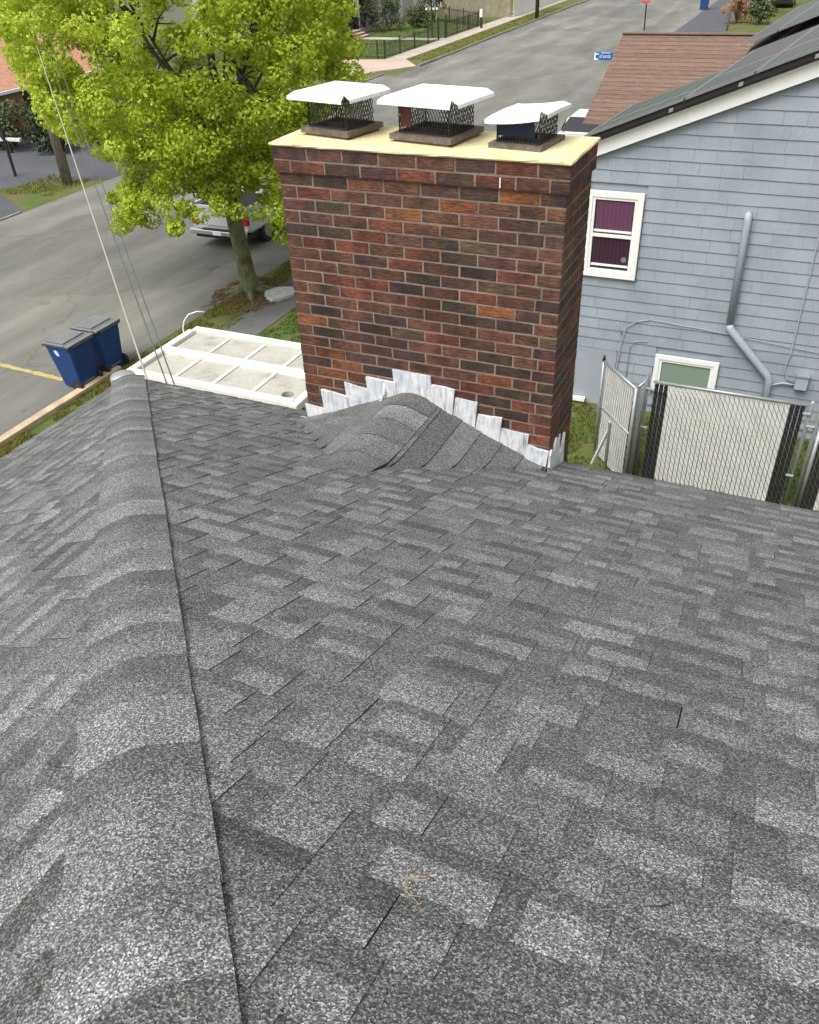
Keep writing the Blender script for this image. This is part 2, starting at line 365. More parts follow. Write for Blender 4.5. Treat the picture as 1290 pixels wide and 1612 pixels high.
# ---------------------------------------------------------------- mesh builder
class MB:
    def __init__(s): s.v = []; s.f = []; s.mi = []; s.tone = []; s.uv = {}
    def face(s, pts, mi=0, tone=None, uv=None):
        b = len(s.v); s.v.extend([tuple(p) for p in pts]); s.f.append(tuple(range(b, b + len(pts)))); s.mi.append(mi)
        if tone is None: tone = 0.5
        s.tone.extend(tone if isinstance(tone, (list, tuple)) else [tone] * len(pts))
        if uv: s.uv[len(s.f) - 1] = uv
    def poly(s, verts, faces, mi=0, tone=0.5):
        b = len(s.v); s.v.extend([tuple(p) for p in verts]); s.tone.extend([tone] * len(verts))
        for f in faces: s.f.append(tuple(i + b for i in f)); s.mi.append(mi)
    def box(s, x0, x1, y0, y1, z0, z1, mi=0, tone=0.5):
        v = [(x0, y0, z0), (x1, y0, z0), (x1, y1, z0), (x0, y1, z0), (x0, y0, z1), (x1, y0, z1), (x1, y1, z1), (x0, y1, z1)]
        s.poly(v, [(0, 3, 2, 1), (4, 5, 6, 7), (0, 1, 5, 4), (1, 2, 6, 5), (2, 3, 7, 6), (3, 0, 4, 7)], mi, tone)
    def obox(s, c, ax, ay, az, mi=0):
        c = Vector(c); ax = Vector(ax); ay = Vector(ay); az = Vector(az)
        v = [c + ax * i + ay * j + az * k for k in (-1, 1) for i, j in ((-1, -1), (1, -1), (1, 1), (-1, 1))]
        s.poly(v, [(0, 3, 2, 1), (4, 5, 6, 7), (0, 1, 5, 4), (1, 2, 6, 5), (2, 3, 7, 6), (3, 0, 4, 7)], mi)
    def bar(s, a, b, w, h, mi=0, up=(0, 0, 1)):
        a = Vector(a); b = Vector(b); d = b - a; L = d.length; d.normalize(); u = Vector(up)
        if abs(d.dot(u)) > 0.99: u = Vector((1, 0, 0))
        sd = d.cross(u).normalized(); uu = sd.cross(d)
        s.obox((a + b) / 2, d * L / 2, sd * w / 2, uu * h / 2, mi)
    def tube(s, pts, rads, n=8, mi=0, caps=True, tone=0.5):
        pts = [Vector(p) for p in pts]
        if not hasattr(rads, '__len__'): rads = [rads] * len(pts)
        rings = []; prev = None
        for i, p in enumerate(pts):
            d = (pts[min(i + 1, len(pts) - 1)] - pts[max(i - 1, 0)]).normalized()
            if prev is None:
                u = Vector((0, 0, 1)) if abs(d.z) < 0.9 else Vector((1, 0, 0))
                a = d.cross(u).normalized()
            else:
                a = (prev - d * prev.dot(d)).normalized()
            prev = a; b = d.cross(a)
            rings.append([p + (a * math.cos(2 * PI * k / n) + b * math.sin(2 * PI * k / n)) * rads[i] for k in range(n)])
        base = len(s.v)
        for r in rings: s.v.extend([tuple(q) for q in r]); s.tone.extend([tone] * n)
        for i in range(len(rings) - 1):
            for k in range(n):
                k2 = (k + 1) % n
                s.f.append((base + i * n + k, base + i * n + k2, base + (i + 1) * n + k2, base + (i + 1) * n + k)); s.mi.append(mi)
        if caps:
            s.f.append(tuple(base + k for k in range(n))[::-1]); s.mi.append(mi)
            s.f.append(tuple(base + (len(rings) - 1) * n + k for k in range(n))); s.mi.append(mi)
    def prism(s, outline, y0, y1, axis='Y', mi=0):
        n = len(outline)
        def P(a, b, c): return (a, c, b) if axis == 'Y' else ((c, a, b) if axis == 'X' else (a, b, c))
        v = [P(a, b, y0) for a, b in outline] + [P(a, b, y1) for a, b in outline]
        fs = [tuple(range(n)), tuple(range(2 * n - 1, n - 1, -1))] + [(i, i + n, (i + 1) % n + n, (i + 1) % n) for i in range(n)]
        s.poly(v, fs, mi)
    def build(s, name, mats, parent=None, smooth=False, bevel=0.0, fixn=True):
        o0 = world_loc(parent) if parent is not None else Vector((0, 0, 0))
        me = bpy.data.meshes.new(name)
        me.from_pydata([(p[0] - o0.x, p[1] - o0.y, p[2] - o0.z) for p in s.v], [], s.f)
        if not isinstance(mats, (list, tuple)): mats = [mats]
        for m in mats: me.materials.append(MT[m])
        if len(mats) > 1: me.polygons.foreach_set('material_index', s.mi)
        at = me.attributes.new('tone', 'FLOAT', 'POINT'); at.data.foreach_set('value', s.tone)
        if s.uv:
            ul = me.uv_layers.new(name='uv')
            for fi, uv in s.uv.items():
                for li, c in zip(me.polygons[fi].loop_indices, uv): ul.data[li].uv = c
        if fixn or bevel:
            bm = bmesh.new(); bm.from_mesh(me)
            if bevel:
                bmesh.ops.remove_doubles(bm, verts=bm.verts, dist=1e-5)
                bmesh.ops.bevel(bm, geom=[e for e in bm.edges if len(e.link_faces) == 2 and e.calc_face_angle(0) > 0.5], offset=bevel, segments=2, affect='EDGES', profile=0.5)
            bmesh.ops.recalc_face_normals(bm, faces=bm.faces)
            bm.to_mesh(me); bm.free()
        if smooth: me.polygons.foreach_set('use_smooth', [True] * len(me.polygons))
        o = bpy.data.objects.new(name, me); col.objects.link(o)
        if parent is not None: o.parent = parent
        return o

def world_loc(o):
    l = Vector((0, 0, 0))
    while o is not None: l = l + o.location; o = o.parent
    return l
def thing(name, label, cat, loc=(0, 0, 0), group=None):
    o = bpy.data.objects.new(name, None); col.objects.link(o); o.location = loc; o.empty_display_size = 0.2
    o['label'] = label; o['category'] = cat
    if group: o['group'] = group
    return o
def tag(o, label, cat, group=None):
    o['label'] = label; o['category'] = cat
    if group: o['group'] = group
    return o
def struct(o): o['kind'] = 'structure'; return o
def stuff(o): o['kind'] = 'stuff'; return o
def place(o, loc):   # turns a top-level mesh into one whose origin stands at loc
    loc = Vector(loc); o.data.transform(Matrix.Translation(-loc)); o.location = loc; return o
def rnd(a, b): return random.uniform(a, b)
def lerp(a, b, t): return a + (b - a) * t

# ================================================================ SETTING
def sheet(name, rects, z, m, nx=1):
    b = MB()
    for (x0, x1, y0, y1) in rects: b.face([(x0, y0, z), (x1, y0, z), (x1, y1, z), (x0, y1, z)])
    return struct(b.build(name, m))
sheet('ground', [(-250, 200, -60, 420)], 0.0, 'ground')
sheet('street', [(-22.0, -10.45, -40, 46.0), (-21.2, -8.6, 46.0, 260), (-10.45, 60, 30.5, 46.0)], 0.008, 'asphalt')
b = MB()
b.face([(-22.0, 9, .012), (-22.0, 17.2, .012), (-23.6, 18.0, .012), (-25.2, 19.0, .012), (-32, 20.5, .012), (-32, 9, .012)])
b.face([(-25.3, 19.2, .012), (-22.9, 21.3, .012), (-22.0, 21.6, .012), (-21.9, 31, .012), (-33.5, 30.5, .012), (-33.5, 20.6, .012)])
struct(b.build('parking_area', 'dark_asphalt'))
sheet('asphalt_sidewalk', [(-9.65, -8.45, -20, 30.5)], 0.012, 'walk_asphalt')
# far sidewalk across the street, with slab joints
b = MB(); y = 46.0
while y < 100:
    b.box(-24.6, -23.2, y, y + 1.47, 0.0, 0.05); y += 1.5
struct(b.build('concrete_sidewalk', 'concrete'))
b = MB(); b.face([(-27.5, 46.8, .06), (-23.0, 46.8, .06), (-21.25, 49.2, .06), (-23.1, 51.7, .06), (-27.5, 51.0, .06)])
for p, q in (((-27.5, 46.8), (-23.0, 46.8)), ((-23.0, 46.8), (-21.25, 49.2)), ((-21.25, 49.2), (-23.1, 51.7))):
    b.face([(p[0], p[1], 0), (q[0], q[1], 0), (q[0], q[1], .06), (p[0], p[1], .06)])
struct(b.build('driveway_apron', 'pink_concrete'))
sheet('garden_path', [(-33.0, -24.6, 61.0, 62.3)], 0.03, 'concrete')
sheet('neighbour_driveway', [(-8.6, -5.2, 64, 110)], 0.012, 'dark_asphalt')
# curbs: long stones, each a piece
def curb(name, x, y0, y1, m, L=1.8, w=0.14, h=0.11):
    c = struct(MB_curb_base(name, x, y0, y1, w, h, m)); y = y0; k = 0
    while y < y1 and k < 40:
        b = MB(); e = rnd(-0.012, 0.012); b.box(x - w / 2 + e, x + w / 2 + e, y + .008, y + L - .008, -.1, h + rnd(-.01, .012))
        b.build('curb_stone', m, c, bevel=0.012); y += L; k += 1
def MB_curb_base(name, x, y0, y1, w, h, m):
    b = MB(); b.box(x - w / 2 + .02, x + w / 2 - .02, y0, y1, -.1, h - .03); return b.build(name, m)
curb('near_curb', -10.38, -6, 7.4, 'granite', w=0.2)
curb('far_curb', -21.15, 49.3, 105, 'grey_curb', L=2.4)
b = MB(); b.box(-22.12, -22.0, 5, 17.0, -.05, .05); b.box(-22.12, -22.0, 24.0, 46.0, -.05, .08)
struct(b.build('street_edge', 'grey_curb'))
# worn paint on the street
b = MB()
for i in range(14):
    x0 = -13.6 + i * .17; w = rnd(.05, .085); yy = 7.66 - i * .008
    b.face([(x0, yy - w, .0125), (x0 + .175, yy - w + rnd(-.01, .01), .0125), (x0 + .175, yy + w, .0125), (x0, yy + w + rnd(-.01, .01), .0125)])
struct(b.build('painted_line', 'yellow_line'))

def grass(name, rects, dens, h, m, z=0.0, lean=.5):
    b = MB()
    for (x0, x1, y0, y1) in rects:
        n = int((x1 - x0) * (y1 - y0) * dens)
        for _ in range(n):
            x = rnd(x0, x1); y = rnd(y0, y1)
            q = noise.noise(Vector((x * 1.1, y * 1.1, 3))) + .5 * noise.noise(Vector((x * 4, y * 4, 9)))
            edge = min(x - x0, x1 - x, y - y0, y1 - y)
            if q < -0.28 + (0.35 if edge < .12 else 0): continue
            hh = h * rnd(.5, 1.2); a = rnd(0, 2 * PI); w = rnd(.006, .013) * (1 + h * 3)
            dx, dy = math.cos(a) * w, math.sin(a) * w; lx, ly = rnd(-lean, lean) * hh, rnd(-lean, lean) * hh
            b.face([(x - dx, y - dy, z), (x + dx, y + dy, z), (x + lx, y + ly, z + hh)])
    return stuff(tag(b.build(name, m, fixn=False), {'lawn': 'bright green lawn between the asphalt sidewalk and the house', 'verge_grass': 'thin yellowing grass strip between the curb and the sidewalk', 'side_yard_grass': 'uneven olive green grass in the side yard by the blue-grey house', 'island_grass': 'yellow green weeds on the little island round the utility pole', 'front_lawn': 'green front lawn behind the black iron fence across the street', 'far_verge_grass': 'dry grass strip along the far curb'}[name], 'grass'))
grass('lawn', [(-8.42, -3.5, 8, 19)], 900, .07, 'lawn')
grass('verge_grass', [(-10.42, -9.68, 4, 19), (-9.75, -9.3, 10.3, 13.0), (-10.25, -9.5, 15, 18)], 1600, .075, 'dry_grass')
grass('side_yard_grass', [(-3.4, 4.6, 2.5, 10.4)], 800, .08, 'shade_grass')
grass('island_grass', [(-25.0, -22.6, 18.7, 21.4)], 350, .13, 'dry_grass')
grass('front_lawn', [(-33, -24.8, 52, 60.9), (-32, -24.8, 62.4, 74)], 110, .12, 'lawn', lean=.9)
grass('far_verge_grass', [(-23.1, -21.3, 51.5, 84)], 160, .13, 'dry_grass')

# ================================================================ OUR HOUSE
SL = 0.4167; EY = 0.30; EX = -1.815; EZ = 5.168; HA = 0.967; SLL = SL / HA
CT = 1 / math.sqrt(1 + SL * SL); CTL = 1 / math.sqrt(1 + SLL * SLL)
def rz(x, y): return EZ + SL * (EY - y)        # plane that falls towards +Y
def lz(x, y): return EZ + SLL * (x - EX)        # plane that falls towards -X
house = thing('house', 'house whose grey asphalt shingle hip roof fills the foreground', 'house', (0, -3, 0))
b = MB()
b.box(-1.6, 9.0, -10.5, -0.02, 0, 5.02)
b.build('wall', 'cream', house)
T_END = 5.6
hip0 = Vector((EX, EY, EZ)); hipd = Vector((HA, -1, SL)); hipE = hip0 + hipd * T_END
b = MB()
zt = 0.0
def deck(pts): b.face([(x, y, z - .012) for x, y, z in pts])
deck([(EX, EY, EZ), (9.3, EY, EZ), (9.3, hipE.y, hipE.z), tuple(hipE)])
deck([(EX, EY, EZ), tuple(hipE), (hipE.x, -11, hipE.z), (EX, -11, EZ)])
deck([(hipE.x, hipE.y, hipE.z), (9.3, hipE.y, hipE.z), (9.3, -11, EZ - .02), (hipE.x, -11, hipE.z)])
b.box(EX + .02, 9.28, EY - .04, EY - .02, EZ - .17, EZ - .015); b.box(EX + .02, EX + .04, -11, EY - .02, EZ - .17, EZ - .015)
b.face([(EX + .02, EY - .02, EZ - .17), (9.3, EY - .02, EZ - .17), (9.3, -.02, EZ - .17), (EX + .02, -.02, EZ - .17)])
b.face([(EX + .02, EY - .02, EZ - .17), (-1.6, EY - .02, EZ - .17), (-1.6, -11, EZ - .17), (EX + .02, -11, EZ - .17)])
roof = b.build('roof', 'dark_roof', house, fixn=False)
b = MB(); b.box(EX - .010, 9.3, EY, EY + .010, EZ - .06, EZ - .014); b.box(EX - .010, EX, -11, EY, EZ - .06, EZ - .014)
b.build('drip_edge', 'dark_roof', roof)

EXPO = 0.143
def shingle_piece(mb, side, u0, u1, v0, first=False):
    """one laminated strip: base course + raised tabs.  u runs along the eave, v up the slope"""
    def P(u, v, h):
        if side == 'R': return (u, EY - v * CT, EZ + SL * v * CT + h)
        return (EX + v * CTL, u, EZ + SLL * v * CTL + h)
    def quad(a, c, v_lo, v_hi, h_lo, h_hi, tl, th):
        pts = [P(a, v_lo, h_lo), P(c, v_lo, h_lo), P(c, v_hi, h_hi), P(a, v_hi, h_hi)]
        if side == 'L': pts = pts[::-1]; tt = [th, th, tl, tl]
        else: tt = [tl, tl, th, th]
        mb.face(pts, 0, tt)
    lo, hi = v0, v0 + EXPO
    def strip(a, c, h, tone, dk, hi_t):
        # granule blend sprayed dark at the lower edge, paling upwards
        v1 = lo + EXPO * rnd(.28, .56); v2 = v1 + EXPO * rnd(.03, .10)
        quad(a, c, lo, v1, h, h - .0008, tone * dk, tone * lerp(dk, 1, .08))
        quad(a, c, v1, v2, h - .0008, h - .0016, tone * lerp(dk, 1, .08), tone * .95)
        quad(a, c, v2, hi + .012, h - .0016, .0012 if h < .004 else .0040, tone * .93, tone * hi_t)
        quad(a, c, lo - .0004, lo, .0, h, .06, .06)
    # lower ply
    u = u0
    while u < u1 - .01:
        w = rnd(.12, .34); c = u + w if u1 - (u + w) > .05 else u1
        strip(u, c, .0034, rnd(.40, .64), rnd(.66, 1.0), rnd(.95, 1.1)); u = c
    # raised tabs
    u = u0 + rnd(-.04, .05)
    while u < u1 - .03:
        w = random.choice((.075, .10, .125, .15, .18, .21)) * rnd(.9, 1.1)
        a, c = max(u, u0), min(u + w, u1)
        if c - a > .02:
            base = random.choice((.54, .64, .71, .76, .81, .87)) + rnd(-.04, .04)
            h = .0064
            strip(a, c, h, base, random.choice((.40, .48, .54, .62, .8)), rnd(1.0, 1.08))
            for e in (a, c):
                mb.face([P(e, lo, .002), P(e, hi, .001), P(e, hi + .012, .0040), P(e, lo, h)], 0, .42)
        u += w + random.choice((.05, .07, .09, .13, .17)) * rnd(.85, 1.15)
def hip_t(v): return v * CT
nR = nL = 0
far_b = MB()
cur_seed = 0
for k in range(0, 44):
    v0 = k * EXPO - .012 if k else -.02
    t = v0 * CT
    if t > T_END - .15: break
    # right plane: from the hip out to X = 5
    xs = EX + HA * (t + EXPO * CT) + .03
    u = xs - rnd(0, .8); xmax = 4.3
    while u < 8.4:
        L = rnd(.96, 1.0); a = max(u, xs); c = u + L - random.choice((.0006, .0008, .0010, .0015, .0030)) * rnd(.6, 1.3)
        if c - a > .06 and not (a > 0.0 and c < 1.6 and t < .28):
            # notch round the chimney and the saddle
            segs = [(a, c)]
            y_here = EY - t
            if y_here > -0.05:
                segs = []
                if a < -.005: segs.append((a, min(c, -.005)))
                if c > 1.63: segs.append((max(a, 1.63), c))
                if y_here < 0.0: pass
            for (p, q) in segs:
                if q - p < .03: continue
                if q < xmax + .5 and p < xmax and nR < 290:
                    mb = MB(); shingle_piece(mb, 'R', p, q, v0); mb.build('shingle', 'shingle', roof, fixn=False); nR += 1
                else: shingle_piece(far_b, 'R', p, q, v0)
        u += L
    # left plane: Y from the hip back towards the viewer
    ys = EY - (v0 + EXPO) * CTL / HA - .03
    u = ys + rnd(0, .8); ymin = -4.4
    while u > -8.0:
        L = rnd(.96, 1.0); a = u - L + random.choice((.0008, .0015, .003, .005)); c = min(u, ys)
        if c - a > .06:
            if a > ymin - .6 and nR + nL < 300:
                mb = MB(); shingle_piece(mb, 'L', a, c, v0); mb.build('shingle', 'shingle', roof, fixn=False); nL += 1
            else: shingle_piece(far_b, 'L', a, c, v0)
        u -= L
stuff(far_b.build('shingle', 'shingle', roof, fixn=False))
print('SHINGLES', nR, nL)

# hip caps: bent shingles overlapping down the hip
av = HA / (1 + SL * SL); al = 1 / (HA + SLL * SL)
pr = Vector((1, av, -SL * av)).normalized(); pl_ = Vector((-al, -1, -SLL * al)).normalized()
hup = Vector((0, 0, 1))
def hip_pt(t, w, lift):
    base = hip0 + hipd * t
    d = pr if w >= 0 else pl_
    r = .038; f = math.sqrt(w * w + r * r) - r      # rounded ridge
    p = base + Vector((d.x * f, d.y * f, d.z * f)) if True else base
    # sideways travel keeps its length, only the drop is rounded
    p = base + Vector((d.x, d.y, 0)) * abs(w) + Vector((0, 0, d.z)) * f
    return p + hup * (lift - .002)
t = -0.03; k = 0
HEXP = 0.135   # in hip parameter, about 13 cm
while t < T_END:
    t1 = t + HEXP; N = 12; mb = MB()
    tn = (.66, .56, .86, .60, .70, .88, .54, .76)[k % 8] + rnd(-.04, .04); wr = .128 + rnd(-.002, .002); wlft = .132 + rnd(-.004, .004)
    dk = rnd(.55, .75)
    segs = [(t, .0125, tn * dk), (t + HEXP * rnd(.2, .5), .0115, tn * (dk + .05)), (t + HEXP * .62, .0105, tn * .98), (t1 + .01, .007, tn * rnd(.95, 1.1))]
    if random.random() < .25: segs = [(a, l, tn * rnd(.9, 1.05)) for a, l, _ in segs]
    for i in range(len(segs) - 1):
        (ta, la, ca), (tb, lb, cb) = segs[i], segs[i + 1]
        for j in range(N):
            wa = lerp(-wlft, wr, j / N); wb = lerp(-wlft, wr, (j + 1) / N)
            mb.face([hip_pt(ta, wa, la), hip_pt(ta, wb, la), hip_pt(tb, wb, lb), hip_pt(tb, wa, lb)], 0, [ca, ca, cb, cb])
    for i in range(len(segs) - 1):      # side edges
        (ta, la, ca), (tb, lb, cb) = segs[i], segs[i + 1]
        for w in (wr, -wlft):
            mb.face([hip_pt(ta, w, -.016), hip_pt(tb, w, -.016), hip_pt(tb, w, lb), hip_pt(ta, w, la)], 0, .03)
    for j in range(N):
        wa = lerp(-wlft, wr, j / N); wb = lerp(-wlft, wr, (j + 1) / N)
        mb.face([hip_pt(t, wa, 0), hip_pt(t, wb, 0), hip_pt(t, wb, .0125), hip_pt(t, wa, .0125)], 0, .05)
    o = mb.build('hip_shingle', 'shingle', roof, fixn=False, smooth=False)
    t = t1; k += 1

# cricket (saddle) behind the chimney
prof = [(-.02, 5.315), (.12, 5.375), (.30, 5.455), (.47, 5.53), (.60, 5.59), (.68, 5.625), (.74, 5.638), (.81, 5.632), (.90, 5.598), (1.12, 5.50), (1.49, 5.34), (1.64, 5.275)]
def pz(x):
    for (a, za), (c, zc) in zip(prof, prof[1:]):
        if a <= x <= c: return lerp(za, zc, (x - a) / (c - a))
    return prof[0][1] if x < 0 else prof[-1][1]
def valley(x): return EY - (pz(x) - EZ) / SL       # Y where the saddle meets the roof
def cz(x, y):
    s = pz(x); r = rz(x, y); k = .03
    d = s - r; return (s + r + math.sqrt(d * d + k * k)) / 2 + .004
cr = MB(); cb = MB()
cr.face([(-.02, -.001, 5.2), (1.64, -.001, 5.2), (1.64, -.001, 5.27), (.74, -.001, 5.63), (-.02, -.001, 5.31)], 0, .3)
cricket = cr.build('cricket', 'shingle', house, fixn=False)
bands = [(x, x + .13) for x in (.95, 1.08, 1.21, 1.34, 1.47)] + [(1.60, 1.64)]
def cr_band(x0, x1, tone, lift0, lift1, ny=10, y_ext=.08):
    mb = MB()
    nx = 4
    tn = [rnd(.75, 1.1) for _ in range(4)]
    for i in range(nx):
        xa = lerp(x0, x1, i / nx); xb = lerp(x0, x1, (i + 1) / nx)
        la = lerp(lift0, lift1, i / nx); lb = lerp(lift0, lift1, (i + 1) / nx)
        for j in range(ny):
            ya0 = lerp(-.004, valley(xa) - y_ext, j / ny); ya1 = lerp(-.004, valley(xa) - y_ext, (j + 1) / ny)
            yb0 = lerp(-.004, valley(xb) - y_ext, j / ny); yb1 = lerp(-.004, valley(xb) - y_ext, (j + 1) / ny)
            fade = 1.0
            tt = tone * tn[(j * 4) // ny]; e0 = min(1, (ny - j) / 2); e1 = min(1, (ny - j - 1) / 2) if j < ny - 1 else -1.2
            mb.face([(xa, ya0, cz(xa, ya0) + la * e0), (xb, yb0, cz(xb, yb0) + lb * e0), (xb, yb1, cz(xb, yb1) + lb * e1), (xa, ya1, cz(xa, ya1) + la * e1)], 0, [tt, tt, tt, tt])
    # exposed butt on the low side
    low, ll = (x1, lift1) if lift1 > lift0 else (x0, lift0)
    for j in range(ny):
        y0 = lerp(-.004, valley(low) - y_ext, j / ny); y1 = lerp(-.004, valley(low) - y_ext, (j + 1) / ny)
        mb.face([(low, y0, cz(low, y0)), (low, y1, cz(low, y1)), (low, y1, cz(low, y1) + ll), (low, y0, cz(low, y0) + ll)], 0, .03)
    return mb.build('shingle', 'shingle', cricket, fixn=False)
for (a, c) in ((.80, .955), (.955, 1.08), (1.08, 1.205), (1.205, 1.335), (1.335, 1.47), (1.47, 1.60)):
    cr_band(a - .01, c, rnd(.42, .60), .004, .010)
xl = -.03
while xl < .66:
    cr_band(xl, min(xl + .145, .70), rnd(.48, .66), .007, .004); xl += .13
# saddle ridge caps, bent over the crest
def crest(y0, y1, tone, lift):
    mb = MB(); N = 10; lift = lift
    last = y1 < -.8
    for j in range(N):
        xa = lerp(.58, .93, j / N); xb = lerp(.58, .93, (j + 1) / N)
        fa = min(1, (xa - .58) / .12); fb = min(1, (xb - .58) / .12)
        l0 = lift * .9; l1 = lift * .7; l2 = -.004 if last else l0
        ym = lerp(y0, y1, .55)
        mb.face([(xa, y0, cz(xa, y0) + l1 * fa), (xb, y0, cz(xb, y0) + l1 * fb), (xb, ym, cz(xb, ym) + l0 * fb), (xa, ym, cz(xa, ym) + l0 * fa)], 0, [tone, tone, tone, tone])
        mb.face([(xa, ym, cz(xa, ym) + l0 * fa), (xb, ym, cz(xb, ym) + l0 * fb), (xb, y1, cz(xb, y1) + l2 * fb), (xa, y1, cz(xa, y1) + l2 * fa)], 0, [tone * .95] * 2 + [tone * .8] * 2)
    for w in (.93,):
        mb.face([(w, y0, cz(w, y0) - .004), (w, y1, cz(w, y1) - .004), (w, y1, cz(w, y1) + (0 if last else lift * .9)), (w, y0, cz(w, y0) + lift * .9)], 0, .02)
    mb.build('ridge_shingle', 'shingle', cricket, fixn=False)
for (ya, yb, tn) in ((-.005, -.17, .42), (-.17, -.34, .86), (-.34, -.53, .52), (-.53, -.72, .60), (-.72, -.95, .52)):
    crest(ya, yb, tn, .014)

# rounded white end cap where the hip meets the eave corner
b = MB(); b.tube([(-1.93, .36, EZ - .20), (-1.93, .36, EZ - .05), (-1.93, .36, EZ - .03), (-1.93, .36, EZ - .012)], [.085, .10, .088, .03], 16)
b.build('corner_cap', 'galv', house, smooth=True)

# ================================================================ CHIMNEY
CW, CD, CTOP, CRS = 1.617, 0.48, 7.005, 0.0677
chim = thing('chimney', 'wide mixed brown and red brick chimney rising beside the grey roof', 'chimney', (.8, .24, 0))
b = MB(); b.box(.0025, CW - .0025, .0025, CD - .0025, 0, CTOP - 2 * CRS); b.box(-.0125, CW + .0125, -.0125, CD + .0125, CTOP - 2 * CRS + .004, CTOP)
b.build('mortar', 'mortar', chim)
# slab with eased uneven edge
b = MB(); n = 26; ring = []
def slab_ring(ins, z):
    r = []
    for i in range(n): r.append((lerp(-.03 + ins, CW + .022 - ins, i / n), -.026 + ins + rnd(-.003, .003), z))
    for i in range(8): r.append((CW + .022 - ins + rnd(-.002, .002), lerp(-.036 + ins, .515 - ins, i / 8), z))
    for i in range(n): r.append((lerp(CW + .022 - ins, -.03 + ins, i / n), .515 - ins + rnd(-.003, .003), z))
    for i in range(8): r.append((-.03 + ins + rnd(-.002, .002), lerp(.515 - ins, -.036 + ins, i / 8), z))
    return r
rings = [slab_ring(.004, CTOP + .001), slab_ring(0, CTOP + .008), slab_ring(.004, CTOP + .016), slab_ring(.09, CTOP + .030)]
vs = [p for r in rings for p in r]; m_ = len(rings[0]); fs = []
for i in range(3):
    for k in range(m_): fs.append((i * m_ + k, i * m_ + (k + 1) % m_, (i + 1) * m_ + (k + 1) % m_, (i + 1) * m_ + k))
fs.append(tuple(3 * m_ + k for k in range(m_))); fs.append(tuple(range(m_))[::-1])
b.poly(vs, fs); b.build('crown', 'crown', chim)

BC = {'purple': (0.060, 0.031, 0.028), 'dark': (0.040, 0.025, 0.020), 'red': (0.100, 0.034, 0.020), 'brown': (0.076, 0.039, 0.023), 'orange': (0.135, 0.052, 0.018), 'olive': (0.062, 0.044, 0.028), 'rose': (0.096, 0.044, 0.030)}
def brick_color(x, zf):
    # zf 0 at top .. 1 at the roof; oranger low and left, darker top right
    w = {'purple': 2.6 - 1.6 * zf, 'dark': 1.4 + x * .9, 'red': 1.3 + .6 * zf, 'brown': 2.8, 'orange': .10 + 1.6 * zf * (1.25 - x * .6), 'olive': .8, 'rose': .8 + 1.6 * zf}
    ks = list(w); c = BC[random.choices(ks, [max(.02, w[k]) for k in ks])[0]]
    f = rnd(.85, 1.35); return (c[0] * f, c[1] * f * rnd(.92, 1.08), c[2] * f, 1)
bm_cache = {}
def brick_mesh(L, D, axis):
    key = (round(L, 3), round(D, 3), axis, random.randint(0, 3))
    if key in bm_cache: return bm_cache[key]
    b = MB(); H = CRS - .0082
    hx, hy = (L / 2, D / 2) if axis == 'X' else (D / 2, L / 2)
    b.box(-hx, hx, -hy, hy, -H / 2, H / 2)
    me = bpy.data.meshes.new('brick'); bm = bmesh.new()
    vs = [bm.verts.new((p[0] + rnd(-.0015, .0015), p[1] + rnd(-.0008, .0008), p[2] + rnd(-.0015, .0015))) for p in b.v]
    for f in b.f: bm.faces.new([vs[i] for i in f])
    bmesh.ops.bevel(bm, geom=list(bm.edges), offset=.0028, segments=1, affect='EDGES')
    bmesh.ops.recalc_face_normals(bm, faces=bm.faces); bm.to_mesh(me); bm.free()
    me.materials.append(MT['brick']); bm_cache[key] = me; return me
STM = .2127; G = .0085; DP = .095
nb = 0; low = MB(); lowcols = []
cbase = world_loc(chim)
def put_brick(cx_, cy_, cz_, L, axis, individual, cxn, zf):
    global nb
    if L < .02: return
    if individual:
        o = bpy.data.objects.new('brick', brick_mesh(L, DP, axis)); col.objects.link(o); o.parent = chim
        o.location = Vector((cx_, cy_, cz_)) - cbase
        o.rotation_euler = (0, 0, rnd(-.006, .006)); o.color = brick_color(cxn, zf); nb += 1
    else:
        hx, hy = (L / 2, DP / 2) if axis == 'X' else (DP / 2, L / 2); H = (CRS - G) / 2
        low.box(cx_ - hx, cx_ + hx, cy_ - hy, cy_ + hy, cz_ - H, cz_ + H)
def run(a, b_, start):
    out = []; x = a
    first = True
    while x < b_ - .015:
        L = (start if first else STM - G); e = min(x + L, b_); out.append((x, e)); x = e + G; first = False
    return out
for k in range(int(CTOP / CRS)):
    zc = CTOP - k * CRS - CRS / 2 - .001
    ex = .015 if k < 2 else 0.0
    x0, x1, y0, y1 = -ex, CW + ex, -ex, CD + ex
    zf = min(1, k / 24)
    vis = k < 26
    if k % 2 == 0:
        fx = run(x0, x1, STM - G if k % 4 == 0 else STM - G); sy = run(y0 + DP + G, y1, .203 - .0)
        fo = [(a, e) for a, e in fx]
    else:
        fo = run(x0 + DP + G, x1 - DP - G, STM - G); sy = run(y0, y1, .203)
    if k % 2 == 1:
        # corner headers show on the front where the side bricks run through
        pass
    for a, e in fo: put_brick((a + e) / 2, y0 + DP / 2, zc, e - a, 'X', vis, ((a + e) / 2) / CW, zf)
    for a, e in sy:
        put_brick(x1 - DP / 2, (a + e) / 2, zc, e - a, 'Y', vis and nb < 300, 1.0, zf)
    for a, e in sy: put_brick(x0 + DP / 2, (a + e) / 2, zc, e - a, 'Y', False, 0, zf)
    for a, e in run(x0 + DP + G, x1 - DP - G, STM - G): put_brick((a + e) / 2, y1 - DP / 2, zc, e - a, 'X', False, 0, zf)
print('BRICKS', nb)
o = low.build('brick', 'brick', chim, fixn=False); stuff(o); o.color = (0.085, 0.040, 0.028, 1)

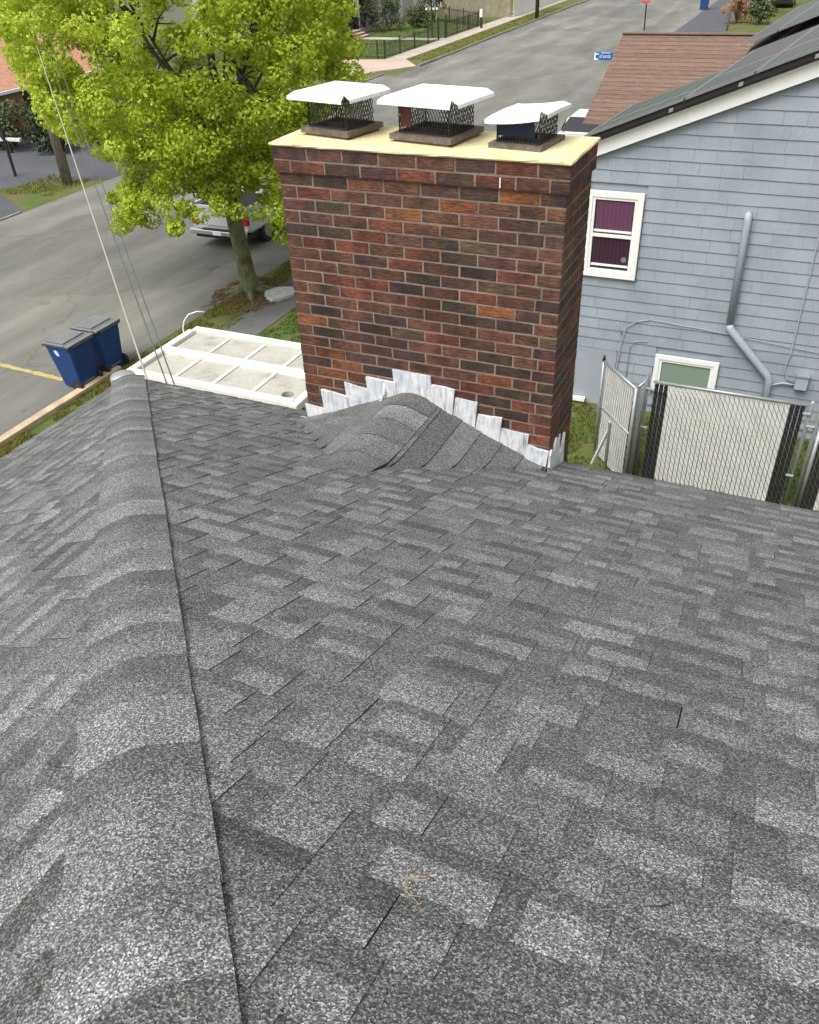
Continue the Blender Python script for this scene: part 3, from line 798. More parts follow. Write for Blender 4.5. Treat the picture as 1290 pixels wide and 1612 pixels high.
# stepped flashing
def flash(pts, y0, name='flashing'):
    mb = MB(); P = []
    for x, z in pts: P.append((x, y0 + rnd(-.003, .003), z))
    n = len(P); back = [(x, .0 - .001, z) for x, z in pts]
    mb.poly(P + back, [tuple(range(n)), tuple(range(2 * n - 1, n - 1, -1))] + [(i, i + n, (i + 1) % n + n, (i + 1) % n) for i in range(n)])
    mb.build(name, 'lead', chim)
fl = [(-.012, .135, 5.435, 5.42), (.125, .31, 5.56, 5.548), (.295, .47, 5.640, 5.625), (.455, .655, 5.712, 5.70), (.635, .885, 5.785, 5.785), (.88, 1.035, 5.728, 5.722), (1.03, 1.175, 5.672, 5.662), (1.175, 1.33, 5.592, 5.59), (1.315, 1.495, 5.522, 5.515), (1.485, 1.62, 5.442, 5.430)]
for i, (a, c, zl, zr) in enumerate(fl):
    m_ = (a + c) / 2; s = .012 if i > 4 else -.008
    tl = rnd(-.004, .004); flash([(a + s * .5, zl + tl), (m_, (zl + zr) / 2 + rnd(-.004, .005)), (c + s * .2 - .004, zr - tl), (c - s - .006, pz(c) + .0), (c - s * 1.6 - .008, pz(c) - .03), (a - s * 1.3, pz(a) - .03)], -.009 - .009 * (i % 2) - .003 * rnd(0, 1))
# side flashing, saw-toothed
def sflash(pts, x):
    mb = MB(); P = [(x + rnd(-.002, .003), y, z) for y, z in pts]; Bk = [(CW + .001, y, z) for y, z in pts]; n = len(P)
    mb.poly(P + Bk, [tuple(range(n)), tuple(range(2 * n - 1, n - 1, -1))] + [(i, i + n, (i + 1) % n + n, (i + 1) % n) for i in range(n)])
    mb.build('flashing', 'lead', chim)
sflash([(-.014, 5.405), (.02, 5.425), (.045, 5.40), (.07, 5.385), (.10, 5.44), (.125, 5.45), (.135, 5.36), (.14, 5.20), (-.014, 5.28)], CW + .013)
sflash([(.12, 5.34), (.15, 5.345), (.20, 5.42), (.215, 5.425), (.22, 5.15), (.11, 5.2)], CW + .008)
sflash([(.21, 5.28), (.25, 5.30), (.30, 5.385), (.315, 5.38), (.32, 5.05), (.21, 5.1)], CW + .012)
mb = MB(); mb.face([(-.05, -.010, 5.335), (1.65, -.010, 5.30), (1.65, -.035, 5.335), (-.06, -.035, 5.345)])
mb.build('apron_flashing', 'lead', chim, fixn=False)
mb = MB()
for i in range(5):
    z = CTOP - CRS - .014 - i * .009; mb.obox((1.285, -.024, z), (.0035, 0, 0), (0, .002, 0), (0, 0, .0052))
mb.build('white_drip', 'white_trim', chim)
mb = MB(); mb.tube([(.575, -.014, 5.70), (.578, -.03, 5.63), (.566, -.045, 5.585), (.55, -.05, 5.578)], [.006, .008, .008, .004], 6)
mb.build('caulk_bead', 'lead', chim, smooth=True)

# flue caps
def flue_cap(cx_, cy_, ang, fw, fd, hw, hd, zf, zh, label, colour_sheet=None, bend=0.0, roundf=False):
    t = thing('cowl', label, 'chimney cap', (cx_, cy_, CTOP + .02), 'metal caps on the chimney flues')
    ca, sa = math.cos(ang), math.sin(ang)
    def Q(x, y, z): return (cx_ + x * ca - y * sa, cy_ + x * sa + y * ca, z)
    zb = CTOP + .024
    def qbox(m, x0, x1, y0, y1, z0, z1, mi=0):
        m.poly([Q(x0, y0, z0), Q(x1, y0, z0), Q(x1, y1, z0), Q(x0, y1, z0), Q(x0, y0, z1), Q(x1, y0, z1), Q(x1, y1, z1), Q(x0, y1, z1)],
               [(0, 3, 2, 1), (4, 5, 6, 7), (0, 1, 5, 4), (1, 2, 6, 5), (2, 3, 7, 6), (3, 0, 4, 7)], mi)
    m = MB(); i_ = .022
    for sgn in (-1, 1):
        qbox(m, -fw / 2 + i_, fw / 2 - i_, sgn * (fd / 2 - i_) - .012, sgn * (fd / 2 - i_) + .012, zb - .01, zf)
        qbox(m, sgn * (fw / 2 - i_) - .012, sgn * (fw / 2 - i_) + .012, -fd / 2 + i_ + .0125, fd / 2 - i_ - .0125, zb - .01, zf - .001)
    m.build('flue_tile', 'clay', t)
    m = MB(); qbox(m, -fw / 2 + i_, fw / 2 - i_, -fd / 2 + i_, fd / 2 - i_, zf - .03, zf + .001); m.build('flue_opening', 'flue', t)
    m = MB(); e = .03
    for sgn in (-1, 1):
        qbox(m, -fw / 2, fw / 2, sgn * (fd / 2 - e / 2) - e / 2, sgn * (fd / 2 - e / 2) + e / 2, zf, zf + .012)
        qbox(m, -fw / 2, fw / 2, sgn * (fd / 2 + .001) - .0015, sgn * (fd / 2 + .001) + .0015, zf - .014, zf + .0118)
        qbox(m, sgn * (fw / 2 - e / 2) - e / 2, sgn * (fw / 2 - e / 2) + e / 2, -fd / 2 + e, fd / 2 - e, zf, zf + .0115)
        qbox(m, sgn * (fw / 2 + .001) - .0015, sgn * (fw / 2 + .001) + .0015, -fd / 2, fd / 2, zf - .0135, zf + .0112)
    m.build('flange', 'flange', t)
    # expanded metal screen: crossing strands with real thickness
    m = MB(); mw, md = fw * .40, fd * .38; z0, z1 = zf + .012, zh + .012; cell = .018; H = z1 - z0; run_ = H * .42
    def side(P):
        def strand(a, za, c, zc_): 
            p, q = Vector(P(a, za)), Vector(P(c, zc_)); m.bar(p, q, .0022, .0022)
        return strand
    for (L, fn) in ((mw * 2, lambda u, z: Q(u - mw, -md, z)), (mw * 2, lambda u, z: Q(u - mw, md, z)), (md * 2, lambda u, z: Q(-mw, u - md, z)), (md * 2, lambda u, z: Q(mw, u - md, z))):
        st = side(fn); u = -run_
        while u < L:
            for d in (0, 1):
                a, c = u, u + run_; za, zc_ = (z0, z1) if d == 0 else (z1, z0)
                if a < 0: za = lerp(za, zc_, -a / run_); a = 0
                if c > L: zc_ = lerp(za, zc_, (L - a) / (c - a)); c = L
                if c - a > .001: st(a, za, c, zc_)
            u += cell
        p, q = Vector(fn(0, z0)), Vector(fn(L, z0)); m.bar(p, q, .006, .012)
        p, q = Vector(fn(0, z0)), Vector(fn(0, z1)); m.bar(p, q, .004, .004)
    stuff(m.build('mesh_screen', 'mesh', t, fixn=False))
    if colour_sheet:
        m = MB(); lm, lx0, lx1 = colour_sheet
        qbox(m, lerp(-mw, mw, lx0), lerp(-mw, mw, lx1), -md + .010, -md + .014, z0 + .028, z1 - .002); m.build('liner', lm, t)  # thin coloured sheet just behind the front screen
    # hood: low hipped plate with turned-down edges, open notch at the corners
    m = MB(); iw, idp = hw / 2 - .035, hd / 2 - .035; zt_ = zh + .022; cut = .035
    def bz(x, y, z): return z + bend * (x / hw + .5) * (x / hw + .5) + (-.010 * abs(bend > 0) * (abs(y) / hd))
    top = [(-iw, -idp), (iw, -idp), (iw, idp), (-iw, idp)]
    ng = 6
    for i in range(ng):
        for j in range(ng):
            xs_ = [lerp(-iw, iw, i / ng), lerp(-iw, iw, (i + 1) / ng)]; ys_ = [lerp(-idp, idp, j / ng), lerp(-idp, idp, (j + 1) / ng)]
            def crown_z(x, y): return zt_ + .012 * (1 - max(abs(x) / iw, abs(y) / idp))
            m.face([Q(x, y, bz(x, y, crown_z(x, y))) for x, y in ((xs_[0], ys_[0]), (xs_[1], ys_[0]), (xs_[1], ys_[1]), (xs_[0], ys_[1]))])
    def skirt(p, q, ox, oy, ex0, ex1):
        (xa, ya), (xb, yb) = p, q; dx, dy = (xb - xa), (yb - ya); L = math.hypot(dx, dy); dx /= L; dy /= L; N = 6
        for i in range(N):
            f0, f1 = i / N, (i + 1) / N
            a = (lerp(xa, xb, f0), lerp(ya, yb, f0)); c = (lerp(xa, xb, f1), lerp(ya, yb, f1))
            ao = (lerp(xa - dx * ex0, xb + dx * ex1, f0) + ox * .036, lerp(ya - dy * ex0, yb + dy * ex1, f0) + oy * .036)
            co = (lerp(xa - dx * ex0, xb + dx * ex1, f1) + ox * .036, lerp(ya - dy * ex0, yb + dy * ex1, f1) + oy * .036)
            m.face([Q(*a, bz(*a, zt_)), Q(*c, bz(*c, zt_)), Q(*co, bz(*co, zh + .002)), Q(*ao, bz(*ao, zh + .002))])
            m.face([Q(*ao, bz(*ao, zh + .002)), Q(*co, bz(*co, zh + .002)), Q(co[0] + ox * .002, co[1] + oy * .002, bz(*co, zh - .012)), Q(ao[0] + ox * .002, ao[1] + oy * .002, bz(*ao, zh - .012))])
    c_ = .012
    skirt((-iw, -idp), (iw, -idp), 0, -1, c_ + .012, c_); skirt((iw, -idp), (iw, idp), 1, 0, c_ - .012, c_); skirt((iw, idp), (-iw, idp), 0, 1, c_, c_); skirt((-iw, idp), (-iw, -idp), -1, 0, c_, c_)
    o = m.build('hood', 'hood', t, fixn=False)
    sm = o.modifiers.new('thickness', 'SOLIDIFY'); sm.thickness = .0025
    return t
flue_cap(.285, .24, R(-12), .33, .30, .41, .40, 7.062, 7.228, 'left white-hooded mesh cap on the chimney, nearest the tree')
flue_cap(.845, .235, R(-9), .37, .33, .46, .42, 7.062, 7.228, 'middle chimney cap, the largest white hood on a diamond mesh', ('red_liner', 0.0, .22))
flue_cap(1.335, .225, R(-7), .28, .29, .32, .34, 7.046, 7.165, 'right chimney cap, smallest, with a bent white hood and blue inside', ('blue_liner', 0.0, .86), bend=.035)

# ================================================================ CANOPY beside the house
can = thing('patio_canopy', 'white flat-panelled patio canopy beside the roof corner, left of the chimney', 'canopy', (-4, 4.4, 0))
CZ = 3.0; cx0, cx1, cy1 = -5.28, -2.62, 5.2
ypos = [5.16, 4.46, 3.70]; cy0 = 3.62
xpos = [-5.24, -4.59, -3.97, -3.34, -2.66]
mb = MB(); mb.bar((cx0, cy1, CZ), (cx1, cy1, CZ), .12, .11); mb.bar((cx0, cy0, CZ), (cx0, cy1 - .061, CZ), .11, .10); mb.bar((cx1, cy0, CZ), (cx1, cy1 - .061, CZ), .11, .10)
mb.build('frame', 'awning', can, bevel=.012)
for y in ypos[1:]:
    mb = MB(); w = .14 if y == ypos[1] else .13; mb.bar((cx0 + .056, y, CZ + .01), (cx1 - .056, y, CZ + .01), w, .10); mb.build('beam', 'awning', can, bevel=.012)
for yi in range(len(ypos) - 1):
    ya, yb = ypos[yi] - .07, ypos[yi + 1] + .072
    for x in xpos[1:-1]:
        xx = x + (yi % 2) * 0.0; mb = MB(); mb.bar((xx, ya, CZ), (xx, yb, CZ), .045, .044); mb.build('rib', 'awning', can)
    for i in range(4):
        xa, xb = xpos[i] + .027, xpos[i + 1] - .027
        if i == 0: xa += .03
        if i == 3: xb -= .03
        
        hole = (i == 3 and yi == 1)
        mb = MB()
        if not hole: mb.box(xa, xb, yb, ya, CZ - .015, CZ + .004)
        else:
            cx_, cy_, r = xb - .16, yb + .15, .085; N = 16
            cor = [(xa, yb), (xb, yb), (xb, ya), (xa, ya)]
            pts = [(cx_ + r * math.cos(2 * PI * q / N), cy_ + r * math.sin(2 * PI * q / N)) for q in range(N)]
            outer = []
            for q in range(N):
                a = 2 * PI * q / N; dx, dy = math.cos(a), math.sin(a)
                tt = min(((xb - cx_) / dx if dx > 1e-6 else 9), ((xa - cx_) / dx if dx < -1e-6 else 9), ((ya - cy_) / dy if dy > 1e-6 else 9), ((yb - cy_) / dy if dy < -1e-6 else 9))
                outer.append((cx_ + dx * tt, cy_ + dy * tt))
            for q in range(N):
                p = (q + 1) % N; mb.face([(*pts[q], CZ + .004), (*outer[q], CZ + .004), (*outer[p], CZ + .004), (*pts[p], CZ + .004)])
                mb.face([(*pts[q], CZ + .004), (*pts[p], CZ + .004), (*pts[p], CZ - .09), (*pts[q], CZ - .09)])
            for c0 in cor:
                pass
            # corner triangles left by the radial cut
            for c0 in cor:
                a = math.atan2(c0[1] - cy_, c0[0] - cx_) % (2 * PI); q = int(a / (2 * PI / N)); mb.face([(*outer[q], CZ + .004), (*c0, CZ + .004), (*outer[(q + 1) % N], CZ + .004)])
        mb.build('panel', 'awning_panel', can, fixn=not hole)
for (x, y) in ((cx0 + .05, cy1 - .05), (cx1 - .05, cy1 - .05), (cx0 + .05, cy0 + .05), (cx1 - .05, cy0 + .05)):
    mb = MB(); mb.bar((x, y, 0), (x, y, CZ - .06), .09, .09); mb.build('post', 'awning', can)
mb = MB(); mb.tube([(-5.30, 4.98, CZ - .1), (-5.32, 4.99, CZ + .10), (-5.30, 5.02, CZ + .22), (-5.24, 5.08, CZ + .31), (-5.14, 5.16, CZ + .34), (-5.05, 5.22, CZ + .32)], .009, 8); mb.build('gooseneck_pipe', 'awning', can, smooth=True)

# ================================================================ BLUE HOUSE
bh = thing('neighbour_house', 'blue-grey shake-sided house with solar panels on its roof', 'house', (2, 12, 0))
WY = 10.5; RS = .405
def rake(x): return 4.735 + RS * (x + .63)          # underside line of rake board / top of siding
b = MB(); XL, XR = -.78, 6.6
b.prism([(XL, 0), (XR, 0), (XR, rake(4.0) - RS * (XR - 4.0)), (4.0, rake(4.0)), (XL, rake(XL))], WY + .02, 13.4)
b.box(.9, 6.6, 13.4, 19.5, 0, 4.9)
wall = b.build('wall', 'skirt', bh)
# shakes course by course
SE = .2; z = 1.17; ns = 0
extra = MB()
for r in range(33):
    z0 = 1.17 - .0 + (r - 5) * SE
    if z0 < 0.15: continue
    x = XL + rnd(0, .0); xmx = 3.6
    while x < 6.5:
        w = random.choice((.34, .4, .46, .55, .65)); a, c = x, min(x + w, 6.5)
        x += w
        if z0 + .001 > min(rake(c), 2 * rake(4.0) - rake(c)) or a > 6.4: continue
        # openings: window, small window, plain bulkhead panel at lower left
        if z0 < 1.12 and a < .08: 
            if c <= .12: continue
            a = .085
        skip = False
        for (ox0, ox1, oz0, oz1) in ((-.74, .26, 2.55, 4.05), (.77, 1.93, .5, 1.25)):
            if c > ox0 and a < ox1 and z0 + SE > oz0 + .06 and z0 < oz1 - .06:
                if a < ox0 - .03: c = ox0 + .01
                elif c > ox1 + .03: a = ox1 - .01
                else: skip = True
        if skip or c - a < .03: continue
        zt0 = z0 + SE + .012
        g = .0012 * rnd(.4, 1.8); j = rnd(-.003, .003)
        za, zb_ = min(zt0, rake(a) - .0), min(zt0, rake(c) - .0)
        hidden = a > 2.75 + .12 * r * 0
        mb = extra if (hidden or ns >= 298) else MB()
        yb0, yt0 = WY - .018, WY - .002
        P = [(a + g, yb0, z0 + j), (c - g, yb0, z0 + j), (c - g, yt0, zb_), (a + g, yt0, za)]
        Q_ = [(a + g, WY + .019, z0 + j), (c - g, WY + .019, z0 + j), (c - g, WY + .019, zb_), (a + g, WY + .019, za)]
        mb.poly(P + Q_, [(0, 1, 2, 3), (0, 4, 5, 1), (1, 5, 6, 2), (3, 7, 4, 0)])
        if mb is not extra: mb.build('shake', 'siding', wall, fixn=False); ns += 1
if extra.v: stuff(extra.build('shake', 'siding', wall, fixn=False))
print('SHAKES', ns)
mb = MB(); mb.box(XL - .03, XL + .07, WY - .045, WY - .018, .1, rake(XL) - .02); mb.build('corner_board', 'white_trim', bh)
mb = MB(); mb.box(XL + .071, .075, WY - .012, WY + .0, .0, 1.165); mb.build('bulkhead', 'skirt', bh)
mb = MB(); mb.box(XL - .02, XL + .35, WY - .12, WY - .03, .05, .12); mb.build('sill_board', 'white_trim', bh)
# rake boards
def rake_part(name, zo0, zo1, y0, y1, m):
    mb = MB(); xa, xb, xr = -1.0, 4.0, 9.0
    za, zb_ = rake(xa), rake(xb)
    mb.prism([(xa, za + zo0), (xb, zb_ + zo0), (xb, zb_ + zo1), (xa, za + zo1)], y0, y1); mb.build(name, m, bh)
    mb = MB(); mb.prism([(xb, zb_ + zo0), (xr, za + zo0), (xr, za + zo1), (xb, zb_ + zo1)], y0, y1); return mb.build(name, m, bh)
rake_part('rake_board', -.15, .05, WY - .11, WY - .05, 'white_trim')
rake_part('rake_moulding', .052, .085, WY - .14, WY - .04, 'white_trim')
rake_part('roof_edge', .087, .125, WY - .165, WY - .04, 'brown_roof')
rake_part('soffit', -.02, .0, WY - .049, WY + .018, 'white_trim')
# roof slopes (behind the rake)
mb = MB()
def roof_quad(x0, x1, y0a, y0b, y1a, y1b, off):
    z0, z1 = rake(x0) + off, rake(x1) + off
    v = [(x0, y0a, z0), (x1, y0b, z1), (x1, y1b, z1), (x0, y1a, z0)]; v2 = [(p[0], p[1], p[2] - .05) for p in v]
    mb.poly(v + v2, [(0, 1, 2, 3), (7, 6, 5, 4), (0, 4, 5, 1), (1, 5, 6, 2), (2, 6, 7, 3), (3, 7, 4, 0)])
roof_quad(-1.0, 4.0, WY - .15, WY - .15, 12.25, 13.9, .135)
mb.poly([(4.0, WY - .15, rake(4) + .135), (8.5, WY - .15, rake(-.5) + .135), (8.5, 20, rake(-.5) + .135), (4.0, 20, rake(4) + .135)], [(0, 1, 2, 3)])
roof_quad(1.05, 4.0, 14.9, 14.9, 19.6, 19.6, .10)
broof = mb.build('roof', 'dark_roof', bh)
# solar panels
def solar(x0, x1, ya, yb, sk, off, sub=1):
    mb = MB()
    def S(x, y): return (x + sk * (y - 10.0), y, rake(x + sk * (y - 10.0)) + off)
    p = [S(x0, ya), S(x1, ya), S(x1, yb), S(x0, yb)]
    q = [(a[0], a[1], a[2] - .04) for a in p]
    mb.poly(p + q, [(7, 6, 5, 4), (0, 4, 5, 1), (1, 5, 6, 2), (2, 6, 7, 3), (3, 7, 4, 0)], 1)
    e = .03
    pi_ = [S(x0 + e, ya + e), S(x1 - e, ya + e), S(x1 - e, yb - e), S(x0 + e, yb - e)]
    for i in range(4): mb.face([p[i], p[(i + 1) % 4], pi_[(i + 1) % 4], pi_[i]], 1)
    mb.face([(a[0], a[1], a[2]) for a in pi_], 0, uv=[(0, 0), (1, 0), (1, 1), (0, 1)])
    return mb.build('solar_panel', ['solar', 'solar_frame'], bh)
for (x0, x1, yy) in ((-.86, .62, 12.0), (.64, 1.56, 13.3), (1.58, 2.52, 13.6), (2.54, 3.46, 13.6)):
    ym = 11.4 if x0 > 0 else 10.8
    solar(x0, x1, 10.24, ym, .2, .27); solar(x0, x1, ym + .02, yy, .2, .27)
for (x0, x1) in ((-.1, .5), (.52, 1.42), (1.44, 2.3)):
    solar(x0, x1, 15.1, 16.8, .2, .30); solar(x0, x1, 16.82, 18.7, .2, .30)
for x in (.5, 1.45, 2.4):
    mb = MB(); mb.obox((x, 10.262, rake(x) + .16), (.03, 0, .012), (0, .006, 0), (0, 0, .028)); mb.build('panel_bracket', 'galv', bh)
mb = MB(); mb.prism([(-.85, rake(-.85) + .128), (3.5, rake(3.5) + .128), (3.5, rake(3.5) + .235), (-.85, rake(-.85) + .235)], 10.27, 10.29); mb.build('panel_skirt', 'black', bh)

# windows
def window(par, x0, x1, z0, z1, y, trim, kind):
    f = MB()
    for (a, c, p, q) in ((x0, x1, z1 - trim, z1), (x0, x1, z0, z0 + trim), (x0, x0 + trim, z0 + trim, z1 - trim), (x1 - trim, x1, z0 + trim, z1 - trim)): f.box(a, c, y - .055, y - .01, p, q)
    w = f.build('window', 'white_trim', par, bevel=.006)
    ix0, ix1, iz0, iz1 = x0 + trim, x1 - trim, z0 + trim, z1 - trim
    s = MB(); e = .045
    for (a, c, p, q) in ((ix0 + .001, ix1 - .001, iz1 - e, iz1 - .001), (ix0 + .001, ix1 - .001, iz0 + .001, iz0 + e), (ix0 + .001, ix0 + e, iz0 + e, iz1 - e), (ix1 - e, ix1 - .001, iz0 + e, iz1 - e)): s.box(a, c, y - .04, y - .012, p, q)
    if kind == 'double':
        zm = (iz0 + iz1) / 2 - .0; s.box(ix0 + e, ix1 - e, y - .046, y - .014, zm - .03, zm + .02)
        s.build('sash', 'white_trim', w)
        for (nm, p, q, m, yy) in (('curtain', zm + .10, iz1 - e - .02, 'curtain', .0), ('curtain', iz0 + e + .10, zm - .04, 'curtain_dark', .0)):
            g = MB(); g.box(ix0 + e + .03, ix1 - e - .02, y - .014, y - .008, p, q); g.build(nm, m, w)
        g = MB(); g.box(ix0 + e, ix1 - e, y - .006, y - .002, iz0 + e, iz1 - e); g.build('glass', 'glass', w)
        for zz in (zm + .075, iz0 + e + .075):
            g = MB(); g.box(ix0 + e + .01, ix1 - e - .01, y - .03, y - .015, zz - .022, zz + .016); g.build('curtain_rail', 'white_trim', w)
        g = MB(); cx_, cz_ = ix1 - e - .09, iz0 + e + .19; N = 8; g.tube([(cx_, y - .02, cz_), (cx_, y - .015, cz_)], .05, 8); g.build('sticker', 'bin_lid', w)
    else:
        s.build('sash', 'white_trim', w)
        g = MB(); g.box(ix0 + e, ix1 - e, y - .015, y - .005, iz0 + e, iz1 - e); g.build('glass', 'green_glass', w)
    return w
window(bh, -.72, .24, 2.56, 4.04, WY - .02, .10, 'double')
window(bh, .79, 1.91, .50, 1.24, WY - .02, .085, 'single')
# vent pipe on the wall
mb = MB(); mb.tube([(1.90, WY - .03, 3.86), (1.90, WY - .09, 3.84), (1.91, WY - .10, 3.76), (1.95, WY - .10, 1.99)], [.05, .062, .06, .06], 12); mb.build('vent_pipe', 'blue_paint', bh, smooth=True)
mb = MB(); mb.tube([(1.95, WY - .10, 2.0), (1.97, WY - .11, 1.93), (2.72, WY - .11, 1.17), (2.77, WY - .10, 1.08), (2.79, WY - .10, .2)], [.06, .068, .066, .066, .06], 12); mb.build('vent_pipe', 'blue_paint', bh, smooth=True)
mb = MB(); mb.tube([(3.0, WY - .035, 4.6), (3.0, WY - .035, 3.4), (3.02, WY - .035, 1.6), (2.98, WY - .035, 1.3), (3.05, WY - .04, 1.12), (3.2, WY - .05, 1.08)], .012, 6); mb.build('conduit', 'blue_paint', bh, smooth=True)
mb = MB(); mb.tube([(2.72, WY - .05, .75), (2.85, WY - .06, .98), (3.0, WY - .06, 1.04), (3.2, WY - .06, 1.04)], .016, 6); mb.build('conduit', 'blue_paint', bh, smooth=True)
mb = MB(); mb.box(3.2, 3.40, WY - .13, WY - .022, .98, 1.22); mb.build('junction_box', 'blue_paint', bh, bevel=.012)
mb = MB(); mb.box(3.19, 3.41, WY - .145, WY - .02, 1.221, 1.25); mb.build('junction_box_lid', 'galv', bh)
for pts in ([(.58, WY - .034, 1.86), (.36, WY - .035, 1.80), (.2, WY - .035, 1.66), (.14, WY - .035, 1.35), (.10, WY - .035, .4)], [(.6, WY - .034, 1.45), (.38, WY - .035, 1.42), (.30, WY - .035, 1.3), (.30, WY - .035, .3)], [(4.0, WY - .034, 1.62), (1.5, WY - .034, 1.82), (.58, WY - .034, 1.87)], [(.02, WY - .034, 1.75), (.14, WY - .035, 1.5)]):
    mb = MB(); mb.tube(pts, .007, 6); mb.build('cable', 'blue_paint', bh, smooth=True)

# ================================================================ CHAIN LINK FENCE
def chain_panel(par, A, B, z0, z1, slat_from, slat_to, cell=.07, rail=True, nslat=24, dark=()):
    A = Vector(A); B = Vector(B); d = (B - A); L = d.length; d.normalize(); nrm = Vector((-d.y, d.x, 0))
    if rail:
        mb = MB(); mb.tube([A + Vector((0, 0, z1)), B + Vector((0, 0, z1))], .024, 10); mb.build('top_rail', 'galv', par, smooth=True)
    mb = MB(); H = z1 - z0 - .04; stp = cell; sl = cell * .55   # horizontally per half diamond
    nz = int(H / .06)
    for sgn in (1, -1):
        u = -H * .55
        while u < L + H * .55:
            a, c = u, u + H * .55 * 1.0
            if sgn > 0: za, zc_ = z0, z0 + H
            else: za, zc_ = z0 + H, z0
            aa, cc = max(a, 0), min(c, L)
            if cc - aa > .005:
                z_a = lerp(za, zc_, (aa - a) / (c - a)); z_c = lerp(za, zc_, (cc - a) / (c - a))
                off = nrm * (.006 * sgn)
                mb.tube([A + d * aa + off + Vector((0, 0, z_a)), A + d * cc + off + Vector((0, 0, z_c))], .0032, 4, caps=False)
            u += stp
    stuff(mb.build('wire_mesh', 'wire_grey', par, fixn=False))
    n = nslat
    sw = (slat_to - slat_from) / n
    for i in list(range(n)) + list(dark):
        u0 = lerp(slat_from, slat_to, (i + .04) / n); u1 = lerp(slat_from, slat_to, (i + .90) / n)
        mb = MB(); o = nrm * rnd(-.002, .002); N = 9
        # slats weave gently in and out between the wires
        for j in range(N):
            za, zb_ = lerp(z0, z1 - .03, j / N), lerp(z0, z1 - .03, (j + 1) / N)
            oa = nrm * (.004 * math.sin(j * 2.1 + i)) ; ob = nrm * (.004 * math.sin((j + 1) * 2.1 + i))
            p0, p1 = A + d * u0, A + d * u1
            mb.face([p0 + oa + Vector((0, 0, za)), p1 + oa + Vector((0, 0, za)), p1 + ob + Vector((0, 0, zb_)), p0 + ob + Vector((0, 0, zb_))])
        oo = mb.build('slat', 'slat' if 0 <= i < n else 'black', par, fixn=False); sm = oo.modifiers.new('t', 'SOLIDIFY'); sm.thickness = .003
fence = thing('chain_link_fence', 'chain link fence panel filled with white slats before the small green window', 'fence', (2.2, 8.2, 0))
chain_panel(fence, (1.11, 8.18, 0), (3.37, 8.18, 0), .03, 1.83, .24, 2.02, nslat=25, dark=(-3, -2, -1, 25, 26, 27))
for (x, y, h) in ((1.02, 8.2, 1.86), (3.42, 8.2, 1.88), (3.55, 8.2, 1.88)):
    mb = MB(); mb.tube([(x, y, 0), (x, y, h), (x, y, h + .02)], [.032, .032, .02], 10); mb.build('post', 'galv', fence, smooth=True)
for (x, z) in ((1.07, 1.7), (1.07, 1.0), (3.38, 1.7), (3.38, .6), (3.48, 1.5)):
    mb = MB(); mb.tube([(x - .06, 8.16, z), (x + .05, 8.16, z)], .022, 8); mb.build('clamp', 'galv', fence)
fence2 = thing('chain_link_fence', 'lower chain link fence panel with white slats at the right edge of the photo', 'fence', (4.3, 8.2, 0))
chain_panel(fence2, (3.62, 8.2, 0), (5.2, 8.2, 0), .03, 1.42, .22, 1.5, nslat=17, dark=(-3, -2, -1))
mb = MB(); mb.tube([(3.62, 8.2, 0), (3.62, 8.2, 1.45)], .03, 10); mb.build('post', 'galv', fence2, smooth=True)
gate = thing('chain_link_gate', 'narrow chain link gate with white slats swung ajar, left of the fence', 'gate', (.55, 8.25, 0))
gA, gB = Vector((.21, 8.64, 0)), Vector((.91, 7.84, 0))
chain_panel(gate, gA, gB, .08, 1.83, .10, .98, nslat=13)
for P_ in (gA, gB):
    mb = MB(); mb.tube([P_ + Vector((0, 0, .05)), P_ + Vector((0, 0, 1.84))], .024, 10); mb.build('gate_stile', 'galv', gate, smooth=True)
mb = MB(); mb.tube([gA + Vector((0, 0, 1.0)), gB + Vector((0, 0, 1.0))], .016, 8); mb.build('mid_rail', 'galv', gate, smooth=True)
mb = MB(); mb.tube([gA + Vector((0, 0, .08)), gB + Vector((0, 0, .08))], .02, 8); mb.build('bottom_rail', 'galv', gate, smooth=True)
mb = MB(); mb.tube([gA + Vector((0, 0, 1.84)), gA + Vector((0, 0, 1.93))], [.03, .016], 8); mb.build('post_cap', 'dark_iron', gate, smooth=True)
for i, (x, y, h, r) in enumerate(((.97, 7.98, 1.80, .038), (.93, 8.12, 1.74, .034))):
    tag(place((lambda q: (q.tube([(x, y, 0), (x, y, h), (x, y, h + .03)], [r, r, r * .5], 12), q)[1])(MB()).build('fence_post', 'galv', smooth=True), (x, y, 0)), ('thick galvanised hinge post right beside the open gate', 'second galvanised post just behind the hinge post of the gate')[i], 'post')
mb = MB(); mb.tube([(.93, 7.9, 1.84), (1.0, 8.05, 1.87), (1.03, 8.18, 1.95)], .02, 8); mb.build('hinge_arm', 'galv', gate, smooth=True)
mb = MB(); mb.tube([(.62, 7.62, 0), (.60, 7.66, 1.25), (.60, 7.66, 1.3)], [.026, .026, .03], 10); tag(place(mb.build('fence_post', 'galv', smooth=True), (.62, 7.62, 0)), 'short galvanised post standing in front of the open gate', 'post')
mb = MB(); mb.bar((.30, 8.1, .15), (.60, 7.70, 1.15), .05, .03); tag(place(mb.build('leaning_board', 'white_trim'), (.3, 8.1, .1)), 'white board leaning on the short post by the gate', 'board')

